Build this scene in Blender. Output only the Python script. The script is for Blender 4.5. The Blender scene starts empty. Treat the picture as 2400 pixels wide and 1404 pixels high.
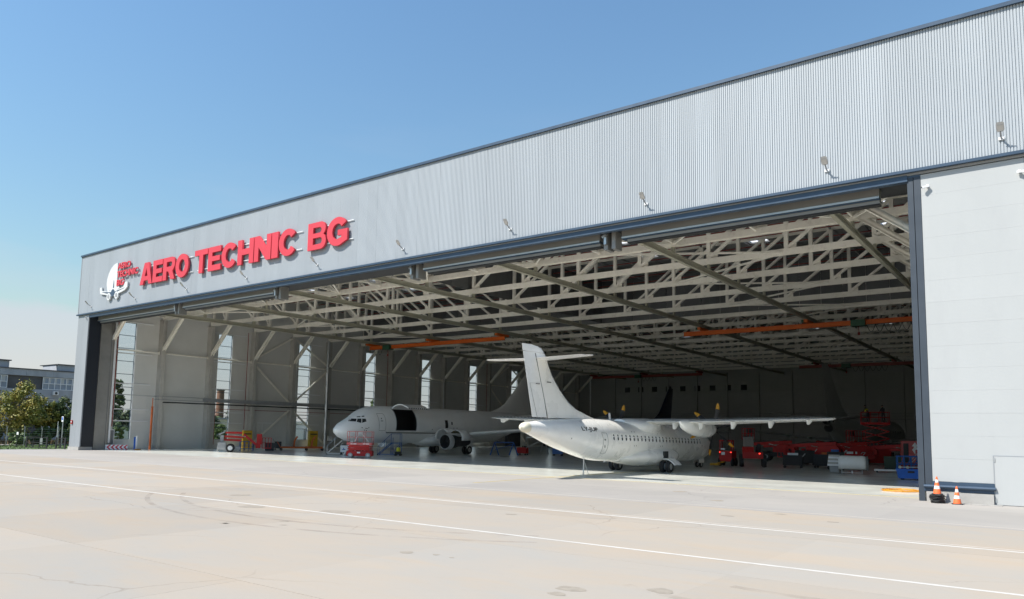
import bpy, bmesh, math, random
from math import sin, cos, pi, radians, sqrt, atan2
from mathutils import Vector, Matrix, noise

# ---------------------------------------------------------------- camera, sky, sun, exposure
S = bpy.context.scene
C = S.collection
CAM_H = 2.7
cam_d = bpy.data.cameras.new('camera')
cam = bpy.data.objects.new('camera', cam_d)
C.objects.link(cam)
cam_d.sensor_width = 36.0
cam_d.lens = 1755.93 / 2400 * 36.0
cam_d.shift_y = (832.78 - 702.0) / 2400
cam_d.clip_start = 0.1
cam_d.clip_end = 6000
yaw, pitch, roll = -0.6405527550, 0.1021460534, -0.0166021081
fw = Vector((sin(yaw) * cos(pitch), cos(yaw) * cos(pitch), sin(pitch)))
rt = Vector((cos(yaw), -sin(yaw), 0))
dn = fw.cross(rt)
r2 = rt * cos(roll) + dn * sin(roll)
d2 = dn * cos(roll) - rt * sin(roll)
cam.matrix_world = Matrix(((r2.x, -d2.x, -fw.x, 0), (r2.y, -d2.y, -fw.y, 0), (r2.z, -d2.z, -fw.z, CAM_H), (0, 0, 0, 1)))
S.camera = cam

SUN = Vector((-0.45, -0.705, 1.0)).normalized()          # towards the sun
W = bpy.data.worlds.new('World'); S.world = W; W.use_nodes = True
nt = W.node_tree; nt.nodes.clear()
N = nt.nodes.new; L = nt.links.new
out = N('ShaderNodeOutputWorld'); bg = N('ShaderNodeBackground'); sky = N('ShaderNodeTexSky')
sky.sky_type = 'NISHITA'; sky.sun_disc = False
sky.sun_elevation = math.asin(SUN.z); sky.sun_rotation = atan2(SUN.x, SUN.y)
sky.air_density = 2.1; sky.dust_density = 0.15; sky.ozone_density = 10; sky.altitude = 0
bg.inputs['Strength'].default_value = 0.09
# pale cloud bank low on the horizon, thin wisps above it
tc = N('ShaderNodeTexCoord'); sep = N('ShaderNodeSeparateXYZ'); L(tc.outputs['Generated'], sep.inputs[0])
def sky_noise(sc, st, det, lo, hi, to):
    mp = N('ShaderNodeMapping'); mp.inputs['Scale'].default_value = st; L(tc.outputs['Generated'], mp.inputs[0])
    cn = N('ShaderNodeTexNoise'); cn.inputs['Scale'].default_value = sc; cn.inputs['Detail'].default_value = det; L(mp.outputs[0], cn.inputs[0])
    cr = N('ShaderNodeMapRange'); cr.inputs[1].default_value = lo; cr.inputs[2].default_value = hi; cr.inputs[4].default_value = to; L(cn.outputs[0], cr.inputs[0]); return cr.outputs[0]
def sky_math(op, a, b):
    m_ = N('ShaderNodeMath'); m_.operation = op
    for i, v in ((0, a), (1, b)):
        if isinstance(v, (int, float)): m_.inputs[i].default_value = v
        else: L(v, m_.inputs[i])
    return m_.outputs[0]
zz_ = sky_math('ADD', sep.outputs[2], sky_noise(2.6, (1, 1, 3), 5, 0.3, 0.7, 0.085))
hz = N('ShaderNodeMapRange'); hz.interpolation_type = 'SMOOTHSTEP'; hz.inputs[1].default_value = 0.202; hz.inputs[2].default_value = 0.172; hz.inputs[4].default_value = 0.68; L(zz_, hz.inputs[0])
hi_ = N('ShaderNodeMapRange'); hi_.inputs[1].default_value = 0.42; hi_.inputs[2].default_value = 0.18; L(sep.outputs[2], hi_.inputs[0])
wisp = sky_math('MULTIPLY', sky_noise(1.7, (1.3, 1.3, 7), 7, 0.50, 0.78, 0.38), hi_.outputs[0])
fac = sky_math('MAXIMUM', hz.outputs[0], wisp)
mix = N('ShaderNodeMix'); mix.data_type = 'RGBA'
mix.inputs[7].default_value = (4.5, 4.65, 5.2, 1)
L(fac, mix.inputs[0]); L(sky.outputs[0], mix.inputs[6])
L(mix.outputs[2], bg.inputs[0]); L(bg.outputs[0], out.inputs[0])

sun_d = bpy.data.lights.new('sun', 'SUN'); sun = bpy.data.objects.new('sun', sun_d); C.objects.link(sun)
sun_d.energy = 4.3; sun_d.angle = radians(0.55); sun_d.color = (1.0, 0.95, 0.87)
sun.rotation_euler = SUN.to_track_quat('Z', 'Y').to_euler()

S.view_settings.view_transform = 'Standard'; S.view_settings.look = 'None'
S.view_settings.gamma = 1; S.view_settings.use_curve_mapping = False
S.view_settings.exposure = 0.75
S.cycles.use_denoising = True
S.cycles.denoiser = 'OPENIMAGEDENOISE'
S.cycles.max_bounces = 10; S.cycles.diffuse_bounces = 6; S.cycles.transparent_max_bounces = 16
S.cycles.caustics_reflective = False; S.cycles.caustics_refractive = False
S.cycles.sample_clamp_indirect = 6

# ---------------------------------------------------------------- helpers
def tag(o, label=None, cat=None, group=None, kind=None):
    if label: o['label'] = label
    if cat: o['category'] = cat
    if group: o['group'] = group
    if kind: o['kind'] = kind
    return o
def thing(name, label, cat, loc=(0, 0, 0), rz=0.0, group=None):
    o = bpy.data.objects.new(name, None); C.objects.link(o)
    o.empty_display_size = 0.3
    o.location = loc; o.rotation_euler = (0, 0, rz)
    return tag(o, label, cat, group)
def copy_tree(o, parent=None):
    c = o.copy(); C.objects.link(c)
    if parent is not None: c.parent = parent
    for ch in list(o.children): copy_tree(ch, c)
    return c
def V(*a): return Vector(a)

class MB:
    def __init__(s): s.v = []; s.f = []; s.mi = []; s.cur = 0
    def add(s, vs, fs):
        n = len(s.v); s.v += [tuple(p) for p in vs]
        for f in fs: s.f.append([n + i for i in f]); s.mi.append(s.cur)
    def mat(s, i): s.cur = i; return s
    def box(s, x0, x1, y0, y1, z0, z1):
        s.add([(x0, y0, z0), (x1, y0, z0), (x1, y1, z0), (x0, y1, z0), (x0, y0, z1), (x1, y0, z1), (x1, y1, z1), (x0, y1, z1)],
              [(0, 3, 2, 1), (4, 5, 6, 7), (0, 1, 5, 4), (1, 2, 6, 5), (2, 3, 7, 6), (3, 0, 4, 7)]); return s
    def cbox(s, c, d): return s.box(c[0] - d[0] / 2, c[0] + d[0] / 2, c[1] - d[1] / 2, c[1] + d[1] / 2, c[2] - d[2] / 2, c[2] + d[2] / 2)
    def frame(s, p, q, up=(0, 0, 1)):
        p = Vector(p); q = Vector(q); d = (q - p).normalized(); u = Vector(up)
        if abs(d.dot(u)) > 0.98: u = Vector((0, 1, 0))
        a = d.cross(u).normalized(); b = a.cross(d)
        return p, q, a, b
    def bar(s, p, q, w, h=None, up=(0, 0, 1)):
        h = h or w; p, q, a, b = s.frame(p, q, up); vs = []
        for c in (p, q):
            for i, j in ((-1, -1), (1, -1), (1, 1), (-1, 1)): vs.append(c + a * (i * w / 2) + b * (j * h / 2))
        s.add(vs, [(3, 2, 1, 0), (4, 5, 6, 7), (0, 1, 5, 4), (1, 2, 6, 5), (2, 3, 7, 6), (3, 0, 4, 7)]); return s
    def ibeam(s, p, q, w, h, t=0.03, up=(0, 0, 1)):
        p, q, a, b = s.frame(p, q, up)
        for k in (-1, 1): s.bar(p + b * (k * (h - t) / 2), q + b * (k * (h - t) / 2), w, t, up)
        s.bar(p, q, t, h - 2 * t, up); return s
    def tube(s, p, q, r0, r1=None, n=10, cap=True):
        r1 = r0 if r1 is None else r1
        p, q, a, b = s.frame(p, q); vs = []
        for c, r in ((p, r0), (q, r1)):
            for i in range(n): t = 2 * pi * i / n; vs.append(c + a * (cos(t) * r) + b * (sin(t) * r))
        fs = [(i, (i + 1) % n, n + (i + 1) % n, n + i) for i in range(n)]
        if cap: fs += [tuple(range(n - 1, -1, -1)), tuple(range(n, 2 * n))]
        s.add(vs, fs); return s
    def path(s, pts, r, n=6):
        for p, q in zip(pts, pts[1:]): s.tube(p, q, r, r, n)
        return s
    def rings(s, R, cap0=False, cap1=False, closed=True):
        n = len(R[0]); vs = [p for r in R for p in r]; fs = []
        for k in range(len(R) - 1):
            for i in range(n if closed else n - 1):
                fs.append((k * n + i, k * n + (i + 1) % n, (k + 1) * n + (i + 1) % n, (k + 1) * n + i))
        if cap0: fs.append(tuple(range(n - 1, -1, -1)))
        if cap1: fs.append(tuple(range((len(R) - 1) * n, len(R) * n)))
        s.add(vs, fs); return s
    def lathe(s, prof, o=(0, 0, 0), ax=(0, 0, 1), n=20, cap0=False, cap1=False):
        o = Vector(o); ax = Vector(ax).normalized(); _, _, a, b = s.frame(o, o + ax)
        R = [[o + ax * h + a * (cos(2 * pi * i / n) * r) + b * (sin(2 * pi * i / n) * r) for i in range(n)] for r, h in prof]
        return s.rings(R, cap0, cap1)
    def prism(s, poly, d):      # poly: list of 3d points, d: extrusion vector
        d = Vector(d); n = len(poly); a = [Vector(p) for p in poly]; b = [p + d for p in a]
        s.add(a + b, [tuple(range(n - 1, -1, -1)), tuple(range(n, 2 * n))] + [(i, (i + 1) % n, n + (i + 1) % n, n + i) for i in range(n)]); return s
    def quad(s, *p): s.add(p, [tuple(range(len(p)))]); return s
    def mesh(s, name, mats, smooth=None, fix=True):
        me = bpy.data.meshes.new(name); me.from_pydata(s.v, [], s.f)
        for m in (mats if isinstance(mats, (list, tuple)) else [mats]): me.materials.append(m)
        if max(s.mi, default=0): me.polygons.foreach_set('material_index', s.mi)
        if fix:
            bm = bmesh.new(); bm.from_mesh(me); bmesh.ops.recalc_face_normals(bm, faces=bm.faces); bm.to_mesh(me); bm.free()
        if smooth:
            me.polygons.foreach_set('use_smooth', [True] * len(me.polygons)); me.set_sharp_from_angle(angle=radians(smooth))
        me.update(); return me
    def build(s, name, mats, parent=None, smooth=None, world=False, fix=True):
        if world and parent is not None:
            off = Vector((0, 0, 0)); p = parent
            while p is not None: off += p.location; p = p.parent
            s.v = [(a - off.x, b - off.y, c - off.z) for a, b, c in s.v]
        o = bpy.data.objects.new(name, s.mesh(name, mats, smooth, fix)); C.objects.link(o)
        if parent is not None: o.parent = parent
        return o
def dup(o, loc=None, parent=None, rz=None):
    c = o.copy(); C.objects.link(c)
    if parent is not None: c.parent = parent
    if loc is not None: c.location = loc
    if rz is not None: c.rotation_euler = (0, 0, rz)
    return c

# ---------------------------------------------------------------- materials
def mat(name, col, rough=0.6, metal=0.0, var=0.08, scale=3.0, bump=0.0, bscale=40.0, coat=0.0, stretch=None, dirt=None, rand=0.0):
    m = bpy.data.materials.new(name); m.use_nodes = True
    t = m.node_tree; p = t.nodes['Principled BSDF']
    p.inputs['Roughness'].default_value = rough; p.inputs['Metallic'].default_value = metal
    p.inputs['Coat Weight'].default_value = coat
    tc = t.nodes.new('ShaderNodeNewGeometry'); vec = tc.outputs['Position']
    if stretch:
        mp = t.nodes.new('ShaderNodeMapping'); mp.inputs['Scale'].default_value = stretch; t.links.new(vec, mp.inputs[0]); vec = mp.outputs[0]
    n = t.nodes.new('ShaderNodeTexNoise'); n.inputs['Scale'].default_value = scale; n.inputs['Detail'].default_value = 6; n.inputs['Roughness'].default_value = 0.6
    t.links.new(vec, n.inputs[0])
    r = t.nodes.new('ShaderNodeValToRGB')
    r.color_ramp.elements[0].position = 0.3; r.color_ramp.elements[1].position = 0.7
    r.color_ramp.elements[0].color = [c * (1 - var) for c in col] + [1]; r.color_ramp.elements[1].color = [min(1, c * (1 + var)) for c in col] + [1]
    t.links.new(n.outputs[0], r.inputs[0]); colour = r.outputs[0]
    if dirt:                                  # (colour, scale, amount) blotches of wear
        n2 = t.nodes.new('ShaderNodeTexNoise'); n2.inputs['Scale'].default_value = dirt[1]; n2.inputs['Detail'].default_value = 8; n2.inputs['Roughness'].default_value = 0.7
        t.links.new(vec, n2.inputs[0])
        r2 = t.nodes.new('ShaderNodeMapRange'); r2.inputs[1].default_value = 0.52; r2.inputs[2].default_value = 0.72; r2.inputs[4].default_value = dirt[2]
        t.links.new(n2.outputs[0], r2.inputs[0])
        mx = t.nodes.new('ShaderNodeMix'); mx.data_type = 'RGBA'; mx.inputs[7].default_value = list(dirt[0]) + [1]
        t.links.new(r2.outputs[0], mx.inputs[0]); t.links.new(colour, mx.inputs[6]); colour = mx.outputs[2]
    if rand:
        oi = t.nodes.new('ShaderNodeObjectInfo'); rv = t.nodes.new('ShaderNodeMapRange'); rv.inputs[3].default_value = 1 - rand; rv.inputs[4].default_value = 1 + rand
        t.links.new(oi.outputs['Random'], rv.inputs[0]); vm = t.nodes.new('ShaderNodeVectorMath'); vm.operation = 'SCALE'; t.links.new(colour, vm.inputs[0]); t.links.new(rv.outputs[0], vm.inputs['Scale']); colour = vm.outputs[0]
    t.links.new(colour, p.inputs['Base Color'])
    rr = t.nodes.new('ShaderNodeMapRange'); rr.inputs[3].default_value = max(0, rough - 0.08); rr.inputs[4].default_value = min(1, rough + 0.08)
    t.links.new(n.outputs[0], rr.inputs[0]); t.links.new(rr.outputs[0], p.inputs['Roughness'])
    if bump:
        b = t.nodes.new('ShaderNodeBump'); b.inputs['Strength'].default_value = bump; b.inputs['Distance'].default_value = 0.02
        nb = t.nodes.new('ShaderNodeTexNoise'); nb.inputs['Scale'].default_value = bscale; nb.inputs['Detail'].default_value = 4
        t.links.new(vec, nb.inputs[0]); t.links.new(nb.outputs[0], b.inputs['Height']); t.links.new(b.outputs[0], p.inputs['Normal'])
    return m
def emit_mat(name, col, k):
    m = bpy.data.materials.new(name); m.use_nodes = True; p = m.node_tree.nodes['Principled BSDF']
    p.inputs['Base Color'].default_value = list(col) + [1]; p.inputs['Emission Color'].default_value = list(col) + [1]; p.inputs['Emission Strength'].default_value = k
    return m
def glass_mat(name, tint=(0.86, 0.90, 0.91), spec=0.06):
    m = bpy.data.materials.new(name); m.use_nodes = True; t = m.node_tree; t.nodes.clear()
    o = t.nodes.new('ShaderNodeOutputMaterial'); a = t.nodes.new('ShaderNodeBsdfTransparent'); g = t.nodes.new('ShaderNodeBsdfGlossy'); x = t.nodes.new('ShaderNodeMixShader')
    a.inputs[0].default_value = list(tint) + [1]; g.inputs['Roughness'].default_value = 0.03; x.inputs[0].default_value = spec
    t.links.new(a.outputs[0], x.inputs[1]); t.links.new(g.outputs[0], x.inputs[2]); t.links.new(x.outputs[0], o.inputs[0]); return m

M = {}
M['cladding'] = mat('cladding_steel', (0.375, 0.41, 0.44), 0.6, 0.0, 0.05, 0.25, stretch=(1, 1, 0.15), dirt=((0.31, 0.345, 0.375), 0.6, 0.5), rand=0.03)
M['navy'] = mat('navy_trim', (0.042, 0.072, 0.115), 0.42, 0.2, 0.1, 1.5)
M['white_panel'] = mat('white_panel', (0.405, 0.42, 0.42), 0.45, 0.0, 0.02, 0.6, dirt=((0.375, 0.385, 0.39), 0.9, 0.45), stretch=(1, 1, 0.3), rand=0.012)
M['pillar'] = mat('pillar_sheet', (0.285, 0.305, 0.325), 0.5, 0.1, 0.05, 0.6, stretch=(1, 1, 0.2))
M['plinth'] = mat('concrete_plinth', (0.36, 0.35, 0.33), 0.9, 0, 0.1, 2, 0.3)
M['steel'] = mat('ivory_steel', (0.84, 0.81, 0.73), 0.55, 0.0, 0.06, 0.9, dirt=((0.42, 0.36, 0.29), 2.2, 0.35))
M['runway'] = mat('olive_steel', (0.40, 0.39, 0.31), 0.5, 0.05, 0.08, 1.0, dirt=((0.24, 0.17, 0.12), 0.7, 0.4))
M['column'] = mat('column_concrete', (0.47, 0.455, 0.42), 0.8, 0, 0.1, 1.2)
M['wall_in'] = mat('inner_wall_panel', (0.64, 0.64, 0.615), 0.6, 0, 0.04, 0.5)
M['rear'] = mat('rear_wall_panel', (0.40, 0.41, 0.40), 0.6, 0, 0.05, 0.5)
M['deck'] = mat('roof_deck', (0.34, 0.345, 0.345), 0.55, 0.3, 0.12, 0.5)
M['curtain'] = mat('smoke_curtain', (0.135, 0.14, 0.14), 0.6, 0.2, 0.12, 0.5, stretch=(2.2, 2.2, 0.05), rand=0.12)
M['header'] = mat('header_steel', (0.25, 0.245, 0.23), 0.5, 0.3, 0.12, 0.8, stretch=(0.3, 1, 1))
M['galv'] = mat('galvanised', (0.48, 0.50, 0.51), 0.33, 0.75, 0.1, 2.0)
M['black'] = mat('black_rubber', (0.018, 0.018, 0.019), 0.65, 0, 0.2, 6)
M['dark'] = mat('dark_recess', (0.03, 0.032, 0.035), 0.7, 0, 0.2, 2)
M['redpipe'] = mat('red_pipe', (0.26, 0.035, 0.025), 0.5, 0, 0.1, 2)
M['orange'] = mat('crane_orange', (0.66, 0.13, 0.012), 0.45, 0, 0.08, 1.5)
M['orange2'] = mat('worn_orange', (0.50, 0.11, 0.02), 0.6, 0, 0.15, 4)
M['green'] = mat('hoist_green', (0.02, 0.09, 0.05), 0.5)
M['red'] = mat('machine_red', (0.42, 0.007, 0.007), 0.6, 0, 0.1, 2, dirt=((0.26, 0.012, 0.010), 2, 0.4))
M['pinkred'] = mat('faded_red', (0.50, 0.10, 0.10), 0.5, 0, 0.1, 3)
M['signred'] = mat('sign_red', (0.56, 0.038, 0.058), 0.5, 0, 0.04, 0.6)
M['blue'] = mat('stand_blue', (0.02, 0.10, 0.34), 0.5, 0, 0.1, 3)
M['bluepost'] = mat('bright_blue', (0.01, 0.12, 0.52), 0.45)
M['yellow'] = mat('cabinet_yellow', (0.60, 0.36, 0.02), 0.5, 0, 0.08, 2)
M['plane'] = mat('aircraft_white', (0.87, 0.865, 0.835), 0.28, 0, 0.025, 0.5, coat=0.3, dirt=((0.64, 0.63, 0.58), 0.9, 0.3))
M['cream'] = mat('tailcone_cream', (0.70, 0.66, 0.52), 0.4, 0, 0.05, 2)
M['plane_grey'] = mat('aircraft_grey_white', (0.84, 0.845, 0.84), 0.38, 0, 0.04, 0.6, coat=0.2, dirt=((0.70, 0.70, 0.68), 0.8, 0.35))
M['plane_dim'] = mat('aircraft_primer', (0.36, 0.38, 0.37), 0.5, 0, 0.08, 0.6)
M['fin_blue'] = mat('fin_navy', (0.012, 0.02, 0.06), 0.35)
M['seam'] = mat('panel_seam', (0.19, 0.19, 0.185), 0.6)
M['window'] = mat('cabin_window', (0.035, 0.04, 0.045), 0.12, 0, 0.1, 4)
M['chrome'] = mat('bare_metal', (0.62, 0.63, 0.64), 0.25, 0.9, 0.05, 3)
M['prop'] = mat('blade_black', (0.02, 0.02, 0.024), 0.4)
M['tip'] = mat('blade_yellow', (0.62, 0.29, 0.012), 0.5)
M['olive'] = mat('cowl_inside', (0.17, 0.16, 0.06), 0.6)
M['tyre'] = mat('tyre', (0.022, 0.022, 0.023), 0.75, 0, 0.2, 5)
M['hub'] = mat('wheel_hub', (0.55, 0.55, 0.53), 0.5)
M['conegrey'] = mat('cone_orange', (0.85, 0.16, 0.045), 0.5, 0, 0.06, 5)
M['conewhite'] = mat('cone_white', (0.82, 0.82, 0.84), 0.35)
M['white'] = mat('white_paint', (0.74, 0.75, 0.76), 0.45, 0, 0.04, 3)
M['grey'] = mat('grey_paint', (0.30, 0.31, 0.32), 0.5, 0, 0.06, 2)
M['hose'] = mat('hose_yellow', (0.55, 0.24, 0.02), 0.55)
M['slate'] = mat('slate_post', (0.040, 0.053, 0.070), 0.5, 0.1, 0.08, 1.5)
M['jamb'] = mat('jamb_black', (0.010, 0.014, 0.022), 0.5)
M['lining'] = mat('hold_lining', (0.05, 0.05, 0.05), 0.7)
M['emblem'] = mat('emblem_white', (0.60, 0.62, 0.62), 0.5)
M['lip'] = mat('inlet_lip', (0.60, 0.61, 0.62), 0.4, 0.35)
M['glass'] = glass_mat('clear_glass')
M['sheetgreen'] = mat('dark_green_paint', (0.02, 0.045, 0.022), 0.5)
M['skin'] = mat('skin', (0.45, 0.27, 0.19), 0.6)
M['cloth'] = mat('work_clothes', (0.03, 0.034, 0.045), 0.9)
M['vest'] = mat('hi_vis', (0.62, 0.60, 0.04), 0.7)
M['lamp_lens'] = mat('lamp_lens', (0.55, 0.53, 0.50), 0.3)

# apron concrete: pinkish slabs, fine grain, soft blotches
def concrete(name, a, b, c2, fine=0.05, rough=0.88):
    m = bpy.data.materials.new(name); m.use_nodes = True; t = m.node_tree; p = t.nodes['Principled BSDF']
    g = t.nodes.new('ShaderNodeNewGeometry')
    def nz(scale, det, st=(1, 1, 1), rg=0.6, dist=0.0):
        mp = t.nodes.new('ShaderNodeMapping'); mp.inputs['Scale'].default_value = st; t.links.new(g.outputs['Position'], mp.inputs[0])
        n = t.nodes.new('ShaderNodeTexNoise'); n.inputs['Scale'].default_value = scale; n.inputs['Detail'].default_value = det; n.inputs['Roughness'].default_value = rg; n.inputs['Distortion'].default_value = dist
        t.links.new(mp.outputs[0], n.inputs[0]); return n.outputs[0]
    def mixc(f, c1, c2_):
        x = t.nodes.new('ShaderNodeMix'); x.data_type = 'RGBA'
        t.links.new(f, x.inputs[0])
        for i, c in ((6, c1), (7, c2_)):
            if isinstance(c, tuple): x.inputs[i].default_value = c + (1,)
            else: t.links.new(c, x.inputs[i])
        return x.outputs[2]
    def rng(f, lo, hi, to=1.0):
        r = t.nodes.new('ShaderNodeMapRange'); r.inputs[1].default_value = lo; r.inputs[2].default_value = hi; r.inputs[4].default_value = to; t.links.new(f, r.inputs[0]); return r.outputs[0]
    col = mixc(rng(nz(0.16, 6, (1, 1.6, 1), 0.62, 0.4), 0.36, 0.64), a, b)
    col = mixc(rng(nz(0.45, 7, (0.45, 1.7, 1), 0.68, 0.6), 0.50, 0.74, 0.55), col, c2)
    col = mixc(rng(nz(2.6, 8, (0.7, 1.4, 1), 0.75), 0.56, 0.78, 0.35), col, tuple(x * 0.80 for x in a))
    col = mixc(rng(nz(34, 4), 0.3, 0.75, 0.30), col, tuple(x * 0.86 for x in b))
    col = mixc(rng(nz(0.9, 9, (1, 1, 1), 0.8, 1.2), 0.66, 0.72, 0.30), col, tuple(x * 0.62 for x in a))
    oi = t.nodes.new('ShaderNodeObjectInfo'); rv = t.nodes.new('ShaderNodeMapRange'); rv.inputs[3].default_value = 0.93; rv.inputs[4].default_value = 1.04; t.links.new(oi.outputs['Random'], rv.inputs[0])
    vo = t.nodes.new('ShaderNodeTexVoronoi'); vo.feature = 'DISTANCE_TO_EDGE'; vo.inputs['Scale'].default_value = 0.17
    wd = t.nodes.new('ShaderNodeVectorMath'); wd.operation = 'ADD'; wn = t.nodes.new('ShaderNodeTexNoise'); wn.inputs['Scale'].default_value = 0.8; wn.inputs['Detail'].default_value = 6
    t.links.new(g.outputs['Position'], wn.inputs[0]); t.links.new(g.outputs['Position'], wd.inputs[0]); t.links.new(wn.outputs['Color'], wd.inputs[1]); t.links.new(wd.outputs[0], vo.inputs['Vector'])
    ck = rng(vo.outputs['Distance'], 0.006, 0.0, 1.0); gate_ = rng(nz(0.11, 2), 0.50, 0.60, 0.55)
    cm_ = t.nodes.new('ShaderNodeMath'); cm_.operation = 'MULTIPLY'; t.links.new(ck, cm_.inputs[0]); t.links.new(gate_, cm_.inputs[1])
    col = mixc(cm_.outputs[0], col, tuple(x * 0.55 for x in a))
    vm = t.nodes.new('ShaderNodeVectorMath'); vm.operation = 'SCALE'; t.links.new(col, vm.inputs[0]); t.links.new(rv.outputs[0], vm.inputs['Scale']); col = vm.outputs[0]
    t.links.new(col, p.inputs['Base Color']); p.inputs['Roughness'].default_value = rough; p.inputs['Specular IOR Level'].default_value = 0.25
    bp = t.nodes.new('ShaderNodeBump'); bp.inputs['Strength'].default_value = 0.25; bp.inputs['Distance'].default_value = 0.006
    t.links.new(nz(60, 5), bp.inputs['Height']); t.links.new(bp.outputs[0], p.inputs['Normal'])
    return m
M['apron'] = concrete('apron_concrete', (0.395, 0.334, 0.266), (0.35, 0.325, 0.288), (0.415, 0.32, 0.225))
M['apron2'] = concrete('grey_concrete', (0.33, 0.312, 0.288), (0.37, 0.345, 0.315), (0.31, 0.295, 0.28))
M['epoxy'] = mat('epoxy_floor', (0.70, 0.71, 0.665), 0.2, 0, 0.05, 0.4, dirt=((0.58, 0.59, 0.555), 0.5, 0.4))
M['line'] = mat('painted_white_line', (0.56, 0.54, 0.50), 0.7, 0, 0.05, 2.0, dirt=((0.44, 0.405, 0.355), 1.2, 0.7))
M['faint'] = mat('worn_white_line', (0.48, 0.43, 0.38), 0.8, 0, 0.06, 2.0)
M['yline'] = mat('painted_yellow_line', (0.48, 0.37, 0.13), 0.6, 0, 0.1, 1.2, dirt=((0.36, 0.34, 0.26), 1.2, 0.8))
M['stain'] = mat('oil_stain', (0.30, 0.262, 0.212), 0.85, 0, 0.15, 5)
M['joint'] = mat('joint_filler', (0.235, 0.205, 0.17), 0.9)
M['grass'] = mat('grass', (0.062, 0.105, 0.022), 0.9, 0, 0.35, 0.8, 0.6, 20, dirt=((0.12, 0.11, 0.035), 0.25, 0.6))
M['drygrass'] = mat('dry_grass', (0.24, 0.17, 0.085), 0.9, 0, 0.3, 1.5, 0.6, 12)
M['road'] = mat('road_asphalt', (0.25, 0.24, 0.235), 0.9)

# ================================================================= SETTING: ground
YF = 37.5                      # plane of the hangar front
g = MB().quad((-2600, -900, -0.06), (1200, -900, -0.06), (1200, 3200, -0.06), (-2600, 3200, -0.06)).build('ground', M['grass']); tag(g, kind='structure')
ap = MB(); ap.mat(0).box(-90, 14, -4.9, 38.95, -0.3, -0.014)
ap.mat(1).box(-90, 14, -120, -4.9, -0.3, -0.002).box(14, 120, -120, 37.2, -0.3, -0.002)
ap.mat(2).box(-90.25, -90, -120, 34.5, -0.3, 0.03)
apron = ap.build('apron', [M['joint'], M['apron'], M['plinth']]); tag(apron, kind='structure')
sl = {}
for j in range(7):
    y0 = -4.9 + 6.5 * j; y1 = min(y0 + 6.5, 38.95)
    for i in range(16):
        mk = ('apron2' if j >= 5 else 'apron', j == 6)
        if mk not in sl:
            q = MB().box(0.0008, 6.4992, 0.008, y1 - y0 - 0.008, -0.014, 0)
            sl[mk] = q.mesh('slab', M[mk[0]])
        o = bpy.data.objects.new('slab', sl[mk]); C.objects.link(o); o.parent = apron
        o.location = (-90 + 6.5 * i, y0, random.Random(i * 7 + j).uniform(-0.0015, 0.0))
def strip(name, m, x0, x1, y0, y1, z=0.004, parent=None):
    return MB().box(x0, x1, y0, y1, 0.0012, z).build(name, m, parent)
for (nm, m, x0, x1, y, w) in (('painted_line', 'line', -90, 60, 16.2, 0.13), ('painted_line', 'line', -90, 60, 22.28, 0.15), ('painted_line', 'faint', -60, 60, 22.62, 0.09), ('painted_line', 'faint', -66, 30, 28.05, 0.10)):
    strip(nm, M[m], x0, x1, y - w / 2, y + w / 2, 0.004, apron)
yl = MB().box(-62, -5.6, 39.05, 39.2, 0.001, 0.005)
R_ = []
for k in range(13):
    t = k / 12; R_.append((-25.5 + (1 - t) ** 2 * 2.6 * 0, 40 + t * 70))
yl.box(-25.58, -25.42, 39.3, 56, 0.001, 0.005)
yl.box(-60.5, -60.35, 39.3, 47, 0.001, 0.005).box(-25.58, -25.42, 31.0, 38.9, 0.0012, 0.005)
tag(yl.build('painted_yellow_line', M['yline']), kind='structure')
rnd = random.Random(4)
def blob(x, y, r, z=0.0035, asp=1.0, n=18, seed=0):
    rr = random.Random(seed); ph = rr.uniform(0, 6)
    return [(x + cos(2 * pi * i / n) * r * asp * (1 + 0.16 * sin(3 * 2 * pi * i / n + ph) + rr.uniform(-.06, .06)), y + sin(2 * pi * i / n) * r * (1 + 0.16 * sin(2 * 2 * pi * i / n + ph) + rr.uniform(-.06, .06)), z) for i in range(n)]
st = [(-27.0, 18.05, .42), (-22.8, 15.7, .5), (-19.6, 16.6, .55), (-18.6, 13.95, .16), (-17.9, 13.4, .11), (-12.0, 12.3, .17), (-11.3, 12.5, .08), (-10.8, 12.45, .06), (-7.15, 11.4, .27), (-7.1, 10.9, .17), (-5.85, 12.3, .24), (-4.35, 10.0, .2), (-5.0, 12.0, .14), (-19.4, 12.5, .14), (-19.3, 12.5, .1), (-15, 20.2, .2), (-9.5, 25.1, .22), (-8.3, 27.0, .2), (-6.3, 25.8, .18), (-12, 30.6, .3), (-15.2, 34, .35)]
for k, (x, y, r) in enumerate(st):
    MB().prism(blob(x, y, r * .82, 0.0012, 1.2, 18, k), (0, 0, 0.002)).build('oil_stain', M['stain'], apron)
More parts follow.
